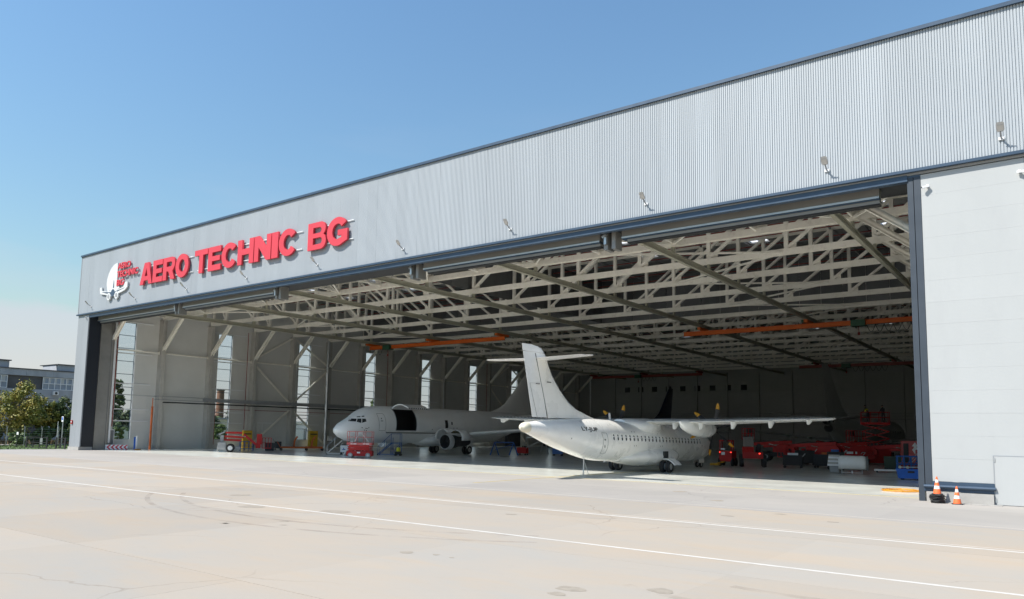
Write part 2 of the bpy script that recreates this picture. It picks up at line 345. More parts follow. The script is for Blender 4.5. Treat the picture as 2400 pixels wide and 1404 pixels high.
# tyre marks: soft, broken rubber film
tm = bpy.data.materials.new('tyre_film'); tm.use_nodes = True; t_ = tm.node_tree; t_.nodes.clear()
o_ = t_.nodes.new('ShaderNodeOutputMaterial'); tr_ = t_.nodes.new('ShaderNodeBsdfTransparent'); df_ = t_.nodes.new('ShaderNodeBsdfDiffuse'); mx_ = t_.nodes.new('ShaderNodeMixShader')
df_.inputs[0].default_value = (0.24, 0.20, 0.17, 1); ge_ = t_.nodes.new('ShaderNodeNewGeometry'); nz_ = t_.nodes.new('ShaderNodeTexNoise'); nz_.inputs['Scale'].default_value = 1.1; nz_.inputs['Detail'].default_value = 8
mr_ = t_.nodes.new('ShaderNodeMapRange'); mr_.inputs[1].default_value = 0.38; mr_.inputs[2].default_value = 0.75; mr_.inputs[4].default_value = 0.26
t_.links.new(ge_.outputs['Position'], nz_.inputs[0]); t_.links.new(nz_.outputs[0], mr_.inputs[0]); t_.links.new(mr_.outputs[0], mx_.inputs[0]); t_.links.new(tr_.outputs[0], mx_.inputs[1]); t_.links.new(df_.outputs[0], mx_.inputs[2]); t_.links.new(mx_.outputs[0], o_.inputs[0])
def ribbon(pts, w, z=0.0035):
    b = MB(); R = []
    for k, p in enumerate(pts):
        d = Vector(pts[min(k + 1, len(pts) - 1)]) - Vector(pts[max(k - 1, 0)]); n = Vector((-d.y, d.x)).normalized() * w / 2
        R.append([(p[0] - n.x, p[1] - n.y, z), (p[0] + n.x, p[1] + n.y, z)])
    return b.rings(R, closed=False)
def arc(cx, cy, r, a0, a1, n=24): return [(cx + r * cos(a0 + (a1 - a0) * k / n), cy + r * sin(a0 + (a1 - a0) * k / n)) for k in range(n + 1)]
for pts, w in ((arc(-60, 60, 51.0, -1.30, -0.72), .16), (arc(-60, 60, 50.2, -1.30, -0.72), .16), (arc(-20, 30, 17.2, -2.2, -1.0), .18), (arc(-20, 30, 16.0, -2.2, -1.0), .18), (arc(-4, 18, 4.6, -1.8, .4), .22), (arc(-4, 18, 6.2, -2.0, .2), .22)):
    ribbon(pts, w).build('tyre_mark', tm, apron, fix=False)
hf = MB().box(-87.55, -4.3, 38.95, 147.6, -0.3, 0.0).build('hangar_floor', M['epoxy']); tag(hf, kind='structure')

# ================================================================= HANGAR
H = thing('hangar', 'huge grey corrugated aircraft hangar with its doors open and white trusses inside', 'hangar', (-46, YF, 0))
def hb(b, name, m, smooth=None, parent=None): return b.build(name, m, parent or H, smooth, world=True)
XL, XR, YB = -87.6, -4.3, 147.6
ZT, ZB = 21.6, 14.9
# corrugated front sheets, ribs as real folds
pitch = 0.115
def sheet_mesh():
    b = MB(); prof = []
    for k in range(9):
        x = k * pitch; prof += [(x, 0.0), (x + 0.020, 0.0), (x + 0.030, -0.034), (x + 0.105, -0.034)]
    prof.append((9 * pitch, 0.0))
    b.rings([[(x, y, 0) for x, y in prof], [(x, y, ZT - ZB - 0.1) for x, y in prof]], closed=False)
    return b.mesh('facade_sheet', M['cladding'], fix=False)
sm = sheet_mesh()
nsh = 0; x = -88.45
while x < 7.5:
    o = bpy.data.objects.new('facade_sheet', sm); C.objects.link(o); o.parent = H
    o.location = (x + 46, random.Random(nsh).uniform(-0.004, 0.004), ZB); x += 9 * pitch + 0.004; nsh += 1
xe = x
hb(MB().box(-88.45, xe, YF + 0.01, YF + 0.25, ZB - 0.2, ZT - 0.05), 'front_backing', M['deck'])
c = MB(); c.box(-88.62, xe, YF - 0.16, YF + 0.6, ZT - 0.12, ZT + 0.06); hb(c, 'roof_coping', M['navy'])
hb(MB().box(-88.60, xe, YF - 0.20, YF + 0.02, ZB - 0.10, ZB + 0.03), 'lower_flashing', M['navy'])
hb(MB().box(-85.9, -5.5, YF + 0.0, YF + 0.35, ZB - 0.46, ZB - 0.17), 'door_head_trim', M['navy'])
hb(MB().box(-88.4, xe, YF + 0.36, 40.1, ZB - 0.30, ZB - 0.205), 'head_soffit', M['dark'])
hb(MB().box(-88.56, -88.44, YF - 0.06, YF + 0.1, ZB, ZT - 0.1), 'corner_flashing', M['pillar'])
# left pillar
hb(MB().box(-88.42, -87.2, YF, YF + 0.12, 0.35, ZB - 0.2), 'pillar_sheet', M['pillar'])
hb(MB().box(-87.19, -85.93, YF, YF + 0.12, 0.35, ZB - 0.2), 'pillar_sheet', M['pillar'])
hb(MB().box(-88.46, -85.9, YF - 0.10, YF + 0.14, 0, 0.34), 'plinth', M['plinth'])
hb(MB().box(-87.3, -85.9, YF + 0.125, 38.85, 0.34, ZB - 0.21), 'door_jamb', M['jamb'])
hb(MB().box(-87.3, -85.9, YF + 0.145, 38.85, 0, 0.338), 'plinth', M['plinth'])
hb(MB().box(-87.5, -86.1, 38.86, 40.5, 0, ZB - 0.31).box(-86.09, -86.0, 38.95, 39.1, 0, ZB - 0.31).box(-86.09, -86.0, 40.2, 40.36, 0, ZB - 0.31), 'door_guide_column', M['header'])
hb(MB().box(-86.3, -86.12, 40.55, 40.75, 0.8, 15.3), 'white_post', M['white'])
hb(MB().tube((-86.6, 41.1, 2.6), (-86.6, 41.1, 15.6), 0.055, n=8), 'red_drain_pipe', M['redpipe'], 40)
# right post and parked door leaf
hb(MB().box(-5.52, -5.28, YF + 0.06, 38.5, 0, ZB - 0.31), 'door_jamb', M['slate']); hb(MB().box(-5.25, -4.98, YF + 0.04, 38.5, 0.4, ZB - 0.31), 'door_jamb', M['slate'])
hb(MB().box(-5.51, -4.98, YF + 0.05, YF + 0.35, ZB - 0.305, ZB - 0.205), 'jamb_head', M['navy'])
leaf = thing('door_leaf', None, None); del_ = leaf; leaf.parent = H; leaf.location = (43, 0, 0)
rows = 14; z0 = 0.88; hh = (14.66 - z0) / rows
lm = MB().box(0, 3.90, 0, 0.08, 0.0012, hh - 0.0012).mesh('leaf_panel', M['white_panel'])
lm2 = MB().box(0, 2.28, 0, 0.08, 0.0012, hh - 0.0012).mesh('leaf_panel_short', M['white_panel'])
for r in range(rows):
    short = r < 1
    o = bpy.data.objects.new('leaf_panel', lm2 if short else lm); C.objects.link(o); o.parent = leaf; o.location = (-4.97 + 3, 0.06 + random.Random(r).uniform(0, .004), z0 + r * hh)
MB().box(-4.98 + 3, -1.05 + 3, 0.15, 0.3, z0, 14.68).build('leaf_backing', M['white_panel'], leaf)
MB().box(-4.98 + 3, -2.68 + 3, 0.0, 0.14, 0.60, 0.87).tube((-5.3 + 3, -0.04, 0.66), (-2.64 + 3, -0.04, 0.66), 0.075, n=10).box(-5.3 + 3, -2.7 + 3, 0.02, 0.2, 0.45, 0.598).build('sill_rail', M['navy'], leaf)
sd = MB().box(-2.66 + 3, -1.06 + 3, 0.015, 0.055, 0.02, 2.02).build('service_door', M['white_panel'], leaf)
MB().box(-2.70 + 3, -2.665 + 3, 0.02, 0.06, 0.02, 2.06).box(-2.665 + 3, -1.06 + 3, 0.02, 0.06, 2.025, 2.06).build('door_frame', M['pillar'], sd)
MB().box(-2.68 + 3, -2.62 + 3, 0.0, 0.014, 1.78, 1.95).box(-2.68 + 3, -2.62 + 3, 0.0, 0.014, 0.1, 0.27).build('hinge', M['galv'], sd)
hb(MB().box(-5.2, -2.72, YF - 0.12, YF + 0.2, 0, 0.43), 'plinth', M['plinth'])
for k in range(4):
    hb(MB().box(-4.6 + k * 0.55, -4.6 + k * 0.55 + 0.54, 36.95, 37.36, 0.001, 0.02), 'threshold_slab', M['plinth'])
hb(MB().box(-1.04, -0.62, YF + 0.02, YF + 0.4, 0, ZB - 0.31), 'door_jamb', M['slate'])
hb(MB().box(-0.6, xe, YF + 0.05, YF + 0.3, 0.4, ZB - 0.31), 'end_wall', M['white_panel'])
hb(MB().box(-0.6, xe, YF - 0.05, YF + 0.3, 0, 0.39), 'plinth', M['plinth'])
# side and rear walls with the strip windows on the left
WY = [42.65 + 12.62 * k for k in range(8)]; HWY = 0.98
edges = [40.5]
for y in WY:
    if y + HWY < YB - 1: edges += [y - HWY, y + HWY]
edges.append(YB)
WY = WY[:len(edges) // 2 - 1]
for k in range(0, len(edges), 2):
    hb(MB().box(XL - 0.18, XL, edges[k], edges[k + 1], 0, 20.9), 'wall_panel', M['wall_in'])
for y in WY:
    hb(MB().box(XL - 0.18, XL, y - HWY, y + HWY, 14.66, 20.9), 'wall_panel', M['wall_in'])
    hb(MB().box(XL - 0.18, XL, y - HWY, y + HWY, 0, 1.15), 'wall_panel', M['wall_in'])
wf = MB()
wf.box(-.04, .04, -HWY, -HWY + .05, 0, 13.5).box(-.04, .04, HWY - .05, HWY, 0, 13.5)
for k in range(10): zz = k * 13.5 / 9; wf.box(-.04, .04, -HWY + .05, HWY - .05, max(0, zz - .03), min(13.5, zz + .03))
wfm = wf.mesh('window_frame', M['navy']); wpm = MB().box(-.008, .008, -HWY + .052, HWY - .052, .032, 1.468).mesh('pane', M['glass'])
wrev = MB().box(.05, .14, HWY - .001, HWY + .12, 0, 13.5).mesh('reveal', M['white'])
for y in WY:
    w = bpy.data.objects.new('window', wfm); C.objects.link(w); w.parent = H; w.location = (XL - 0.09 + 46, y - YF, 1.15)
    r_ = bpy.data.objects.new('reveal', wrev); C.objects.link(r_); r_.parent = w
    for k in range(9):
        p_ = bpy.data.objects.new('pane', wpm); C.objects.link(p_); p_.parent = w; p_.location = (0, 0, k * 1.5)
hb(MB().box(XR, XR + 0.2, 40.5, YB, 0, 20.9), 'side_wall', M['wall_in'])
for k in range(13):
    xa = XL + (XR - XL) * k / 13; xb = XL + (XR - XL) * (k + 1) / 13
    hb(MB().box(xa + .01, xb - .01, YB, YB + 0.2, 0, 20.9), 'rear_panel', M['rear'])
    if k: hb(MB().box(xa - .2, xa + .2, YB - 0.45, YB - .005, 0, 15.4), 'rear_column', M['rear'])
hb(MB().bar((XL, YB - .1, 11.4), (XR, YB - .1, 11.4), .14, .12), 'rear_girt', M['rear'])
hb(MB().box(XL, XR, YB - 1.4, YB - .5, 6.0, 6.15).tube((XL, YB - 1.4, 7.1), (XR, YB - 1.4, 7.1), .04).tube((XL, YB - 1.4, 6.6), (XR, YB - 1.4, 6.6), .04), 'rear_gallery', M['grey'])
vm = MB().box(-.6, .6, -.06, 0, -.55, .55).mesh('rear_window', M['window'])
for k in range(9):
    o = bpy.data.objects.new('rear_window', vm); C.objects.link(o); o.parent = H; o.location = (XL + 9.5 + k * 3.25 + 46, YB - .01 - YF, 12.35)
YC = [46.6 + 6.31 * k for k in range(16)]
cm = MB(); cm.box(0, 0.9, -.20, -.16, 0, 15.4).box(0, 0.9, .16, .20, 0, 15.4).box(.40, .46, -.159, .159, 0, 15.4).box(.901, .93, -.24, .24, 0, 15.4)
cmm = cm.mesh('column', M['column'])
kn = MB().ibeam((.85, 0, 11.75), (4.6, 0, 15.35), .34, .36, .04, (0, 1, 0)).mesh('knee_brace', M['steel'])
km = MB().tube((-.3, 0, 11.95), (-5.55, 0, 16.0), .17, n=14).bar((-.3, 0, 11.74), (-5.55, 0, 15.79), .03, .40, (0, 1, 0)).mesh('knee_brace', M['steel'], 40)
for k, y in enumerate([40.4] + YC):
    for nm, me, xx, rz in (('column', cmm, XL, 0), ('knee_brace', kn, XL, 0), ('column', cmm, XR, pi), ('knee_brace', km, XR, 0)):
        if nm == 'column' and k == 0: continue
        o = bpy.data.objects.new(nm, me); C.objects.link(o); o.parent = H; o.location = (xx + 46, y - YF, 0); o.rotation_euler = (0, 0, rz)
# struts, girts, cross braces on the left wall
ys = [40.5] + YC
for a, b in zip(ys, ys[1:]):
    hb(MB().tube((XL + .45, a + .25, 11.4), (XL + .45, b - .25, 11.4), .10, n=8).cbox((XL + .45, a + .32, 11.4), (.2, .1, .34)).cbox((XL + .45, b - .32, 11.4), (.2, .1, .34)), 'wall_strut', M['steel'], 40)
gm_ = MB().box(.01, .12, -2.2, 3.0, -.06, .06).mesh('wall_girt', M['white'])
for y in WY:
    for z in (14.75, 11.05, 7.55, 4.6, 3.25):
        o = bpy.data.objects.new('wall_girt', gm_); C.objects.link(o); o.parent = H; o.location = (XL + 46, y - YF, z)
def xb(y0, z0, y1, z1): hb(MB().ibeam((XL + .5, y0, z0), (XL + .5, y1, z1), .2, .2, .03, (1, 0, 0)), 'wall_brace', M['steel'])
for s_ in (2, 10):
    a, b_, d_ = YC[s_], YC[s_ + 1], YC[s_ + 2]
    for q in ((a + .3, 11.0, b_ - .3, 6.2), (d_ - .3, 11.0, b_ + .3, 6.2), (b_ - .3, 5.2, a + .3, .6), (b_ + .3, 5.2, d_ - .3, .5), (a + .3, 11.9, b_ - .3, 15.2), (b_ + .3, 15.2, d_ - .3, 11.9)): xb(*q)
# pipe gallery along the left wall
pg = MB()
for z in (6.25, 5.85): pg.tube((XL + .95, 45.8, z), (XL + .95, YB, z), .04, n=6)
pg.box(XL + .9, XL + .98, 52.0, YB, 5.88, 6.2); hb(pg, 'cable_tray', M['grey'], 40)
hb(MB().tube((XL + 1.1, 47.6, 5.55), (XL + 1.1, YB, 5.55), .075, n=8).tube((XL + 1.1, 47.6, 5.55), (XL + .6, 47.0, 5.55), .075, n=8), 'black_pipe', M['black'], 40)
hb(MB().tube((XL + 1.05, 41, 6.25), (XL + 1.05, 46, 6.2), .045, n=6), 'service_pipe', M['grey'], 40)
hb(MB().tube((XL + .5, 54, 5.0), (XL + .5, 84, 5.0), .035, n=6).tube((XL + .5, 54, 5.0), (XL + .5, 54, .5), .035, n=6), 'red_service_pipe', M['redpipe'], 40)
for y in (58.2, 83.6, 109): hb(MB().tube((XL + .6, y, 2.5), (XL + .6, y, 15.2), .04, n=6), 'red_riser', M['redpipe'], 40)
hb(MB().tube((XL + 1.5, 70.9, 0), (XL + 1.5, 70.9, 15.4), .2, n=14), 'duct_pipe', M['galv'], 40)
for y in (77.6, 90.3, 96.6): hb(MB().tube((XL + 1.05, y, 0), (XL + 1.05, y, 11), .07, n=8), 'downpipe', M['galv'], 40)
hb(MB().tube((XL + 1.2, 45.5, 0), (XL + 1.2, 45.5, 5.0), .12, n=10).tube((XL + 1.2, 45.5, 5.0), (XL + 1.2, 45.5, 6.0), .05, n=8), 'orange_standpipe', M['orange2'], 40)
# doors in the left wall
dr = MB().box(XL + .01, XL + .1, 40.85, 41.75, 0, 2.15); d1 = hb(dr, 'personnel_door', M['grey']); MB().box(XL + .01 + 46, XL + .14 + 46, 41.76 - YF, 41.86 - YF, 0, 2.25).box(XL + .01 + 46, XL + .14 + 46, 40.75 - YF, 41.76 - YF, 2.16, 2.28).build('door_frame', M['white'], d1)
d2 = hb(MB().box(XL + .01, XL + .1, 60.5, 63.2, 0, 3.3), 'personnel_door', M['wall_in']); MB().box(XL + .1 + 46, XL + .13 + 46, 60.5 - YF, 63.2 - YF, 3.32, 3.42).box(XL + .1 + 46, XL + .13 + 46, 61.3 - YF, 61.36 - YF, 0, 3.3).build('door_frame', M['white'], d2)
# roof trusses
ZBC, ZTC = 15.65, 20.35
RX = [-78.2, -66.8, -55.4, -44.0, -32.6, -21.2, -9.8]
NX = [XL + .9] + [-83.9 + 5.7 * k for k in range(14)] + [XR - .9]
NX = sorted(set([round(v, 2) for v in NX]))
post = MB().bar((0, 0, ZBC + .2), (0, 0, ZTC - .2), .28, .24).mesh('truss_post', M['steel'])
gus = MB().cbox((0, 0, ZBC + .32), (.8, .05, .45)).mesh('gusset', M['steel'])
dg = {}
def diag_mesh(dx):
    if dx not in dg: dg[dx] = MB().bar((0, 0, ZBC + .2), (dx, 0, ZTC - .2), .22, .22, (0, 1, 0)).mesh('truss_diagonal', M['steel'])
    return dg[dx]
def chord_mb(y):
    b = MB(); b.ibeam((XL + .5, y, ZBC), (XR - .5, y, ZBC), .42, .36, .045, (0, 1, 0)); b.ibeam((XL + .5, y, ZTC), (XR - .5, y, ZTC), .38, .34, .045, (0, 1, 0)); return b
for k, y in enumerate([40.4] + YC):
    b = chord_mb(y); near = k <= 9
    if not near:
        for i, xx in enumerate(NX):
            b.bar((xx, y, ZBC + .2), (xx, y, ZTC - .2), .28, .24)
            j = i + 1 if xx > -44.3 else i - 1
            if 0 <= j < len(NX): b.bar((xx, y, ZBC + .2), (NX[j], y, ZTC - .2), .22, .22, (0, 1, 0))
    t = hb(b, 'roof_truss', M['steel'])
    if near:
        for i, xx in enumerate(NX):
            p_ = bpy.data.objects.new('truss_post', post); C.objects.link(p_); p_.parent = t; p_.location = (xx + 46, y - YF, 0)
            j = i + 1 if xx > -44.3 else i - 1
            if 0 <= j < len(NX):
                p_ = bpy.data.objects.new('truss_diagonal', diag_mesh(round(NX[j] - xx, 2))); C.objects.link(p_); p_.parent = t; p_.location = (xx + 46, y - YF, 0)
            p_ = bpy.data.objects.new('gusset', gus); C.objects.link(p_); p_.parent = t; p_.location = (xx + 46 + (.3 if xx > -44.3 else -.3), y - YF, 0)
# bracing in the plane of the lower chords, first bays and along some lines
def hbr(x0, y0, x1, y1): hb(MB().bar((x0, y0, ZBC - .03), (x1, y1, ZBC - .03), .13, .13), 'chord_brace', M['steel'])
for i in range(0, len(NX) - 1):
    xa, xb_ = NX[i], NX[i + 1]
    if i % 2 == 0: hbr(xa, 46.6, xb_, 40.4); hbr(xb_, 40.4, xb_ + 5.7 if i + 2 < len(NX) else xb_, 46.6)
    hb(MB().bar((xa, 40.5, ZBC + .1), (xa, 46.5, ZBC + .1), .12, .16), 'chord_tie', M['steel'])
for k in range(0, 15):
    xa = NX[3]; hbr(NX[2 + (k % 2) * 2], YC[k] - 6.31 * 0, NX[2 + ((k + 1) % 2) * 2], YC[k] + 6.31)
    hbr(NX[11 + (k % 2) * 2], YC[k], NX[11 + ((k + 1) % 2) * 2], YC[k] + 6.31)
for xx in (-72.5, -61.1, -38.3, -26.9, -15.5):
    hb(MB().bar((xx, 40.4, ZTC - .1), (xx, YB, ZTC - .1), .12, .18), 'purlin_tie', M['grey'])
# crane runway beams under the trusses
hgm = MB().cbox((0, 0, 0), (.16, .3, .36)).mesh('beam_hanger', M['runway'])
for xx in RX:
    b = MB(); b.ibeam((xx, 40.3, 14.82), (xx, YB - .6, 14.82), .26, .42, .05)
    hb(b, 'runway_beam', M['runway'])
    for y in [40.4] + YC:
        o = bpy.data.objects.new('beam_hanger', hgm); C.objects.link(o); o.parent = H; o.location = (xx + 46, y - YF, 15.22)
# roof deck with rooflights
SKY_ROWS = [YC[k] + 3.15 for k in (0, 2, 3, 4, 7, 10, 13)]
SKX = [XL + 7.8 + 11.4 * k for k in range(7)]
y0 = 37.8
for ys_ in SKY_ROWS + [None]:
    y1 = (ys_ - 1.1) if ys_ else YB + .2
    hb(MB().box(-88.4, XR + .3, y0, y1, 20.95, 21.25), 'roof_deck', M['deck'])
    if ys_:
        xa = -88.4
        for sx in SKX + [None]:
            xb2 = (sx - .9) if sx else XR + .3
            hb(MB().box(xa, xb2, y1, y1 + 2.2, 20.95, 21.25), 'roof_deck', M['deck'])
            if sx: xa = sx + .9
        y0 = y1 + 2.2
sk = bpy.data.materials.new('opal_rooflight'); sk.use_nodes = True; t_ = sk.node_tree; t_.nodes.clear()
o_ = t_.nodes.new('ShaderNodeOutputMaterial'); a_ = t_.nodes.new('ShaderNodeBsdfTranslucent'); b_ = t_.nodes.new('ShaderNodeBsdfDiffuse'); x_ = t_.nodes.new('ShaderNodeMixShader'); a_.inputs[0].default_value = (.72, .73, .73, 1); b_.inputs[0].default_value = (.6, .6, .6, 1); x_.inputs[0].default_value = .15
t_.links.new(a_.outputs[0], x_.inputs[1]); t_.links.new(b_.outputs[0], x_.inputs[2]); t_.links.new(x_.outputs[0], o_.inputs[0])
skm = MB().quad((-.9, 0, 21.1), (.9, 0, 21.1), (.9, 2.2, 21.1), (-.9, 2.2, 21.1)).mesh('rooflight', sk)
skf = MB().box(-.9, .9, 1.06, 1.14, 21.0, 21.18).box(-.04, .04, 0, 2.2, 21.0, 21.18).mesh('rooflight_bar', M['galv'])
for ys_ in SKY_ROWS:
    for sx in SKX:
        o = bpy.data.objects.new('rooflight', skm); C.objects.link(o); o.parent = H; o.location = (sx + 46, ys_ - 1.1 - YF, 0)
        o2 = bpy.data.objects.new('bar', skf); C.objects.link(o2); o2.parent = o
rp = MB(); dk = MB()
for k in range(33):
    xx = XL + 1.3 + k * 2.6
    dk.bar((xx, 38.2, 20.86), (xx, YB, 20.86), .10, .16)
o = hb(dk, 'deck_ribs', M['deck']); tag(o, kind='stuff')
for y in YC[:12]:
    for dy in (1.6, 4.7): hb(MB().tube((XL + 1, y + dy, 20.0), (XR - 1, y + dy, 20.0), .045, n=6), 'sprinkler_pipe', M['redpipe'])
# smoke curtains of seamed sheet
cs = MB().box(0.015, 2.075, -.02, .02, 15.85, 20.9).mesh('curtain_sheet', M['curtain'])
for k in range(39):
    o = bpy.data.objects.new('curtain_sheet', cs); C.objects.link(o); o.parent = H; o.location = (XL + 1.2 + k * 2.09 + 46, YC[5] - .3 - YF, 0)
for k in range(15):
    o = bpy.data.objects.new('curtain_sheet', cs); C.objects.link(o); o.parent = H; o.location = (-44.6 + 46, YC[0] - .2 + k * 2.09 - YF, 0); o.rotation_euler = (0, 0, pi / 2)
# lifting doors parked under the head, guides between them
GX = [-85.9, -69.1, -53.25, -37.35, -21.42, -5.5]
for k in range(5):
    if k == 2: continue
    xa, xb_ = GX[k] + (.75 if k else .3), GX[k + 1] - (.75 if k < 4 else 1.35)
    d = thing('lifting_door', None, None, (0, 0, 0)); d.parent = H; ox = 46
    MB().box(xa + ox, xb_ + ox, .85, 1.35, 14.2, 14.62).build('door_beam', M['header'], d)
    MB().box(xa + ox, xb_ + ox, .80, .848, 14.12, 14.22).build('metal_strip', M['galv'], d)
    MB().box(xa + ox, xb_ + ox, .87, 1.33, 14.06, 14.198).build('rubber_seal', M['navy'], d)
    MB().box(xa + ox + .3, xb_ + ox, .95, 1.42, 13.90, 14.055).build('bottom_beam', M['header'], d)
    MB().box(xa + ox + .3, xb_ + ox, .97, 1.40, 13.83, 13.898).build('bottom_seal', M['black'], d)
for k in range(1, 5):
    xx = GX[k] + 46
    d = MB().box(xx - .38, xx - .12, .7, 1.5, 13.55, 14.66).box(xx + .15, xx + .40, .7, 1.5, 13.55, 14.66).build('door_guide', M['header'], H)
    MB().box(xx - .11, xx + .14, 1.2, 1.4, 13.6, 14.66).build('guide_recess', M['dark'], d)
    MB().bar((xx - .45, .62, 14.3), (xx - .15, .62, 14.46), .12, .14).box(xx - .3, xx - .14, .55, .69, 13.85, 14.3).build('roller_bracket', M['galv'], d)
# outside left gable
hb(MB().box(-88.44, -88.36, YF + .13, 40.45, 0.3, 21.2).box(-88.35, XL - .185, 40.3, 40.45, 0.3, 21.2), 'gable_cladding', M['pillar'])

# ================================================================= sign, logo, lamps, cameras on the front
def text_mesh(txt, size, depth, offset, m, sx=1.0, name='letter', spacing=1.0):
    cu = bpy.data.curves.new('t', 'FONT'); cu.body = txt; cu.size = size; cu.extrude = depth / 2; cu.offset = offset; cu.space_character = spacing; cu.resolution_u = 6
    o = bpy.data.objects.new('t', cu); C.objects.link(o); dg_ = bpy.context.evaluated_depsgraph_get(); dg_.update()
    me = bpy.data.meshes.new_from_object(o.evaluated_get(dg_)); bpy.data.objects.remove(o); bpy.data.curves.remove(cu)
    me.name = name; me.materials.clear(); me.materials.append(m)
    xs = [v.co.x for v in me.vertices]; x0 = min(xs); x1 = max(xs)
    for v in me.vertices: v.co.x = (v.co.x - x0) * sx
    return me, (x1 - x0) * sx
def stand_up(me):          # text plane -> facade plane facing -Y
    for v in me.vertices: v.co = Vector((v.co.x, -v.co.z, v.co.y))
    me.update()
def fit_text(me, w, h):
    xs = [v.co.x for v in me.vertices]; ys = [v.co.y for v in me.vertices]
    a, b, c_, d_ = min(xs), max(xs), min(ys), max(ys)
    for v in me.vertices: v.co.x = (v.co.x - a) / (b - a) * w; v.co.y = (v.co.y - c_) / (d_ - c_) * h
sign = thing('company_sign', 'long row of big raised red capital letters reading AERO TECHNIC BG on the grey front', 'sign', (-74.6, YF - 0.24, 16.78))
def arc2(cx, cz, rx, rz, a0, a1, n=14): return [(cx + rx * cos(radians(a0 + (a1 - a0) * k / n)), cz + rz * sin(radians(a0 + (a1 - a0) * k / n))) for k in range(n + 1)]
def glyph(c_, w):           # heavy grotesque capitals, unit height, loops in (x, z); holes follow the outer loop
    s, t = .29, .235        # upright and level stroke
    if c_ == 'I': return [[(0, 0), (w, 0), (w, 1), (0, 1)]]
    if c_ == 'T': return [[(w / 2 - s / 2, 0), (w / 2 + s / 2, 0), (w / 2 + s / 2, 1 - t), (w, 1 - t), (w, 1), (0, 1), (0, 1 - t), (w / 2 - s / 2, 1 - t)]]
    if c_ == 'E': return [[(0, 0), (w, 0), (w, t), (s, t), (s, .5 - t * .44), (w * .92, .5 - t * .44), (w * .92, .5 + t * .44), (s, .5 + t * .44), (s, 1 - t), (w * .98, 1 - t), (w * .98, 1), (0, 1)]]
    if c_ == 'H': return [[(0, 0), (s, 0), (s, .5 - t / 2), (w - s, .5 - t / 2), (w - s, 0), (w, 0), (w, 1), (w - s, 1), (w - s, .5 + t / 2), (s, .5 + t / 2), (s, 1), (0, 1)]]
    if c_ == 'N': return [[(0, 0), (s * .95, 0), (s * .95, .55), (w - s, 0), (w, 0), (w, 1), (w - s * .95, 1), (w - s * .95, .45), (s, 1), (0, 1)]]
    if c_ == 'A': return [[(0, 0), (.30, 0), (.36, .18), (w - .36, .18), (w - .30, 0), (w, 0), (w / 2 + .19, 1), (w / 2 - .19, 1)], [(.42, .38), (w / 2, .74), (w - .42, .38)]]
    if c_ == 'O': return [arc2(w / 2, .5, w / 2, .515, 0, 360, 40)[:-1], arc2(w / 2, .5, w / 2 - s * .98, .515 - t * 1.0, 0, 360, 32)[:-1]]
    if c_ == 'C': return [arc2(w * .5, .5, w * .5, .515, 38, 322, 34) + [(w * .66, .335)] + arc2(w * .5, .5, w * .5 - s, .515 - t, 308, 52, 24) + [(w * .66, .665)]]
    if c_ == 'G': return [arc2(w * .5, .5, w * .5, .515, 36, 300, 32) + [(w * .90, .12), (w * .98, .14), (w * .98, .55), (w * .52, .55), (w * .52, .35), (w * .70, .35), (w * .70, .27)] + arc2(w * .5, .5, w * .5 - s, .515 - t, 292, 50, 24) + [(w * .68, .66)]]
    if c_ == 'R': return [[(0, 0), (s, 0), (s, .38), (s + .06, .38)] + [(s + .16, .36), (w - .34, 0), (w, 0), (w - .20, .36), (w - .14, .43)] + arc2(w - .30, .70, .285, .30, -48, 90, 14) + [(0, 1)], [(s, .58), (s, .80), (w - .36, .80)] + arc2(w - .36, .69, .10, .11, 80, -80, 8) + [(w - .36, .58)]]
    if c_ == 'B': return [[(0, 0)] + arc2(w - .31, .29, .31, .29, -90, 62, 14) + arc2(w - .31, .745, .275, .255, -55, 90, 14) + [(0, 1)], [(s, .60), (s, .81), (w - .36, .81)] + arc2(w - .36, .705, .10, .105, 80, -80, 8) + [(w - .36, .60)], [(s, .19), (s, .43), (w - .33, .43)] + arc2(w - .33, .31, .11, .12, 80, -80, 8) + [(w - .33, .19)]]
def glyph_mesh(c_, w, hgt, depth, m):
    cu = bpy.data.curves.new('g', 'CURVE'); cu.dimensions = '2D'; cu.fill_mode = 'BOTH'; cu.extrude = depth / 2
    for lp_ in glyph(c_, w / hgt):
        sp = cu.splines.new('POLY'); sp.points.add(len(lp_) - 1); sp.use_cyclic_u = True
        for k, (x, z) in enumerate(lp_): sp.points[k].co = (x * hgt, z * hgt, 0, 1)
    o = bpy.data.objects.new('g', cu); C.objects.link(o); dg_ = bpy.context.evaluated_depsgraph_get(); dg_.update()
    me = bpy.data.meshes.new_from_object(o.evaluated_get(dg_)); bpy.data.objects.remove(o); bpy.data.curves.remove(cu)
    me.name = 'letter'; me.materials.clear(); me.materials.append(m); stand_up(me); return me
def word(txt, x0, x1, z0, z1, widths, gap, parent, m, depth):
    tot = sum(widths[c_] for c_ in txt) + gap * (len(txt) - 1); k = (x1 - x0) / tot; x = x0
    for c_ in txt:
        o = bpy.data.objects.new('letter', glyph_mesh(c_, widths[c_] * k, z1 - z0, depth, m)); C.objects.link(o); o.parent = parent
        o.location = (x - parent.location.x, 0, z0 - parent.location.z); x += (widths[c_] + gap) * k
LW = dict(A=1.22, E=.94, R=1.12, O=1.16, T=1.0, C=1.10, H=1.08, N=1.08, I=.40, B=1.06, G=1.16)
word('AERO', -74.65, -65.75, 16.78, 18.98, LW, .05, sign, M['signred'], .18)
word('TECHNIC', -64.7, -49.65, 16.78, 18.98, LW, .05, sign, M['signred'], .18)
word('BG', -48.25, -43.5, 16.78, 18.98, LW, .05, sign, M['signred'], .18)
rb = MB()
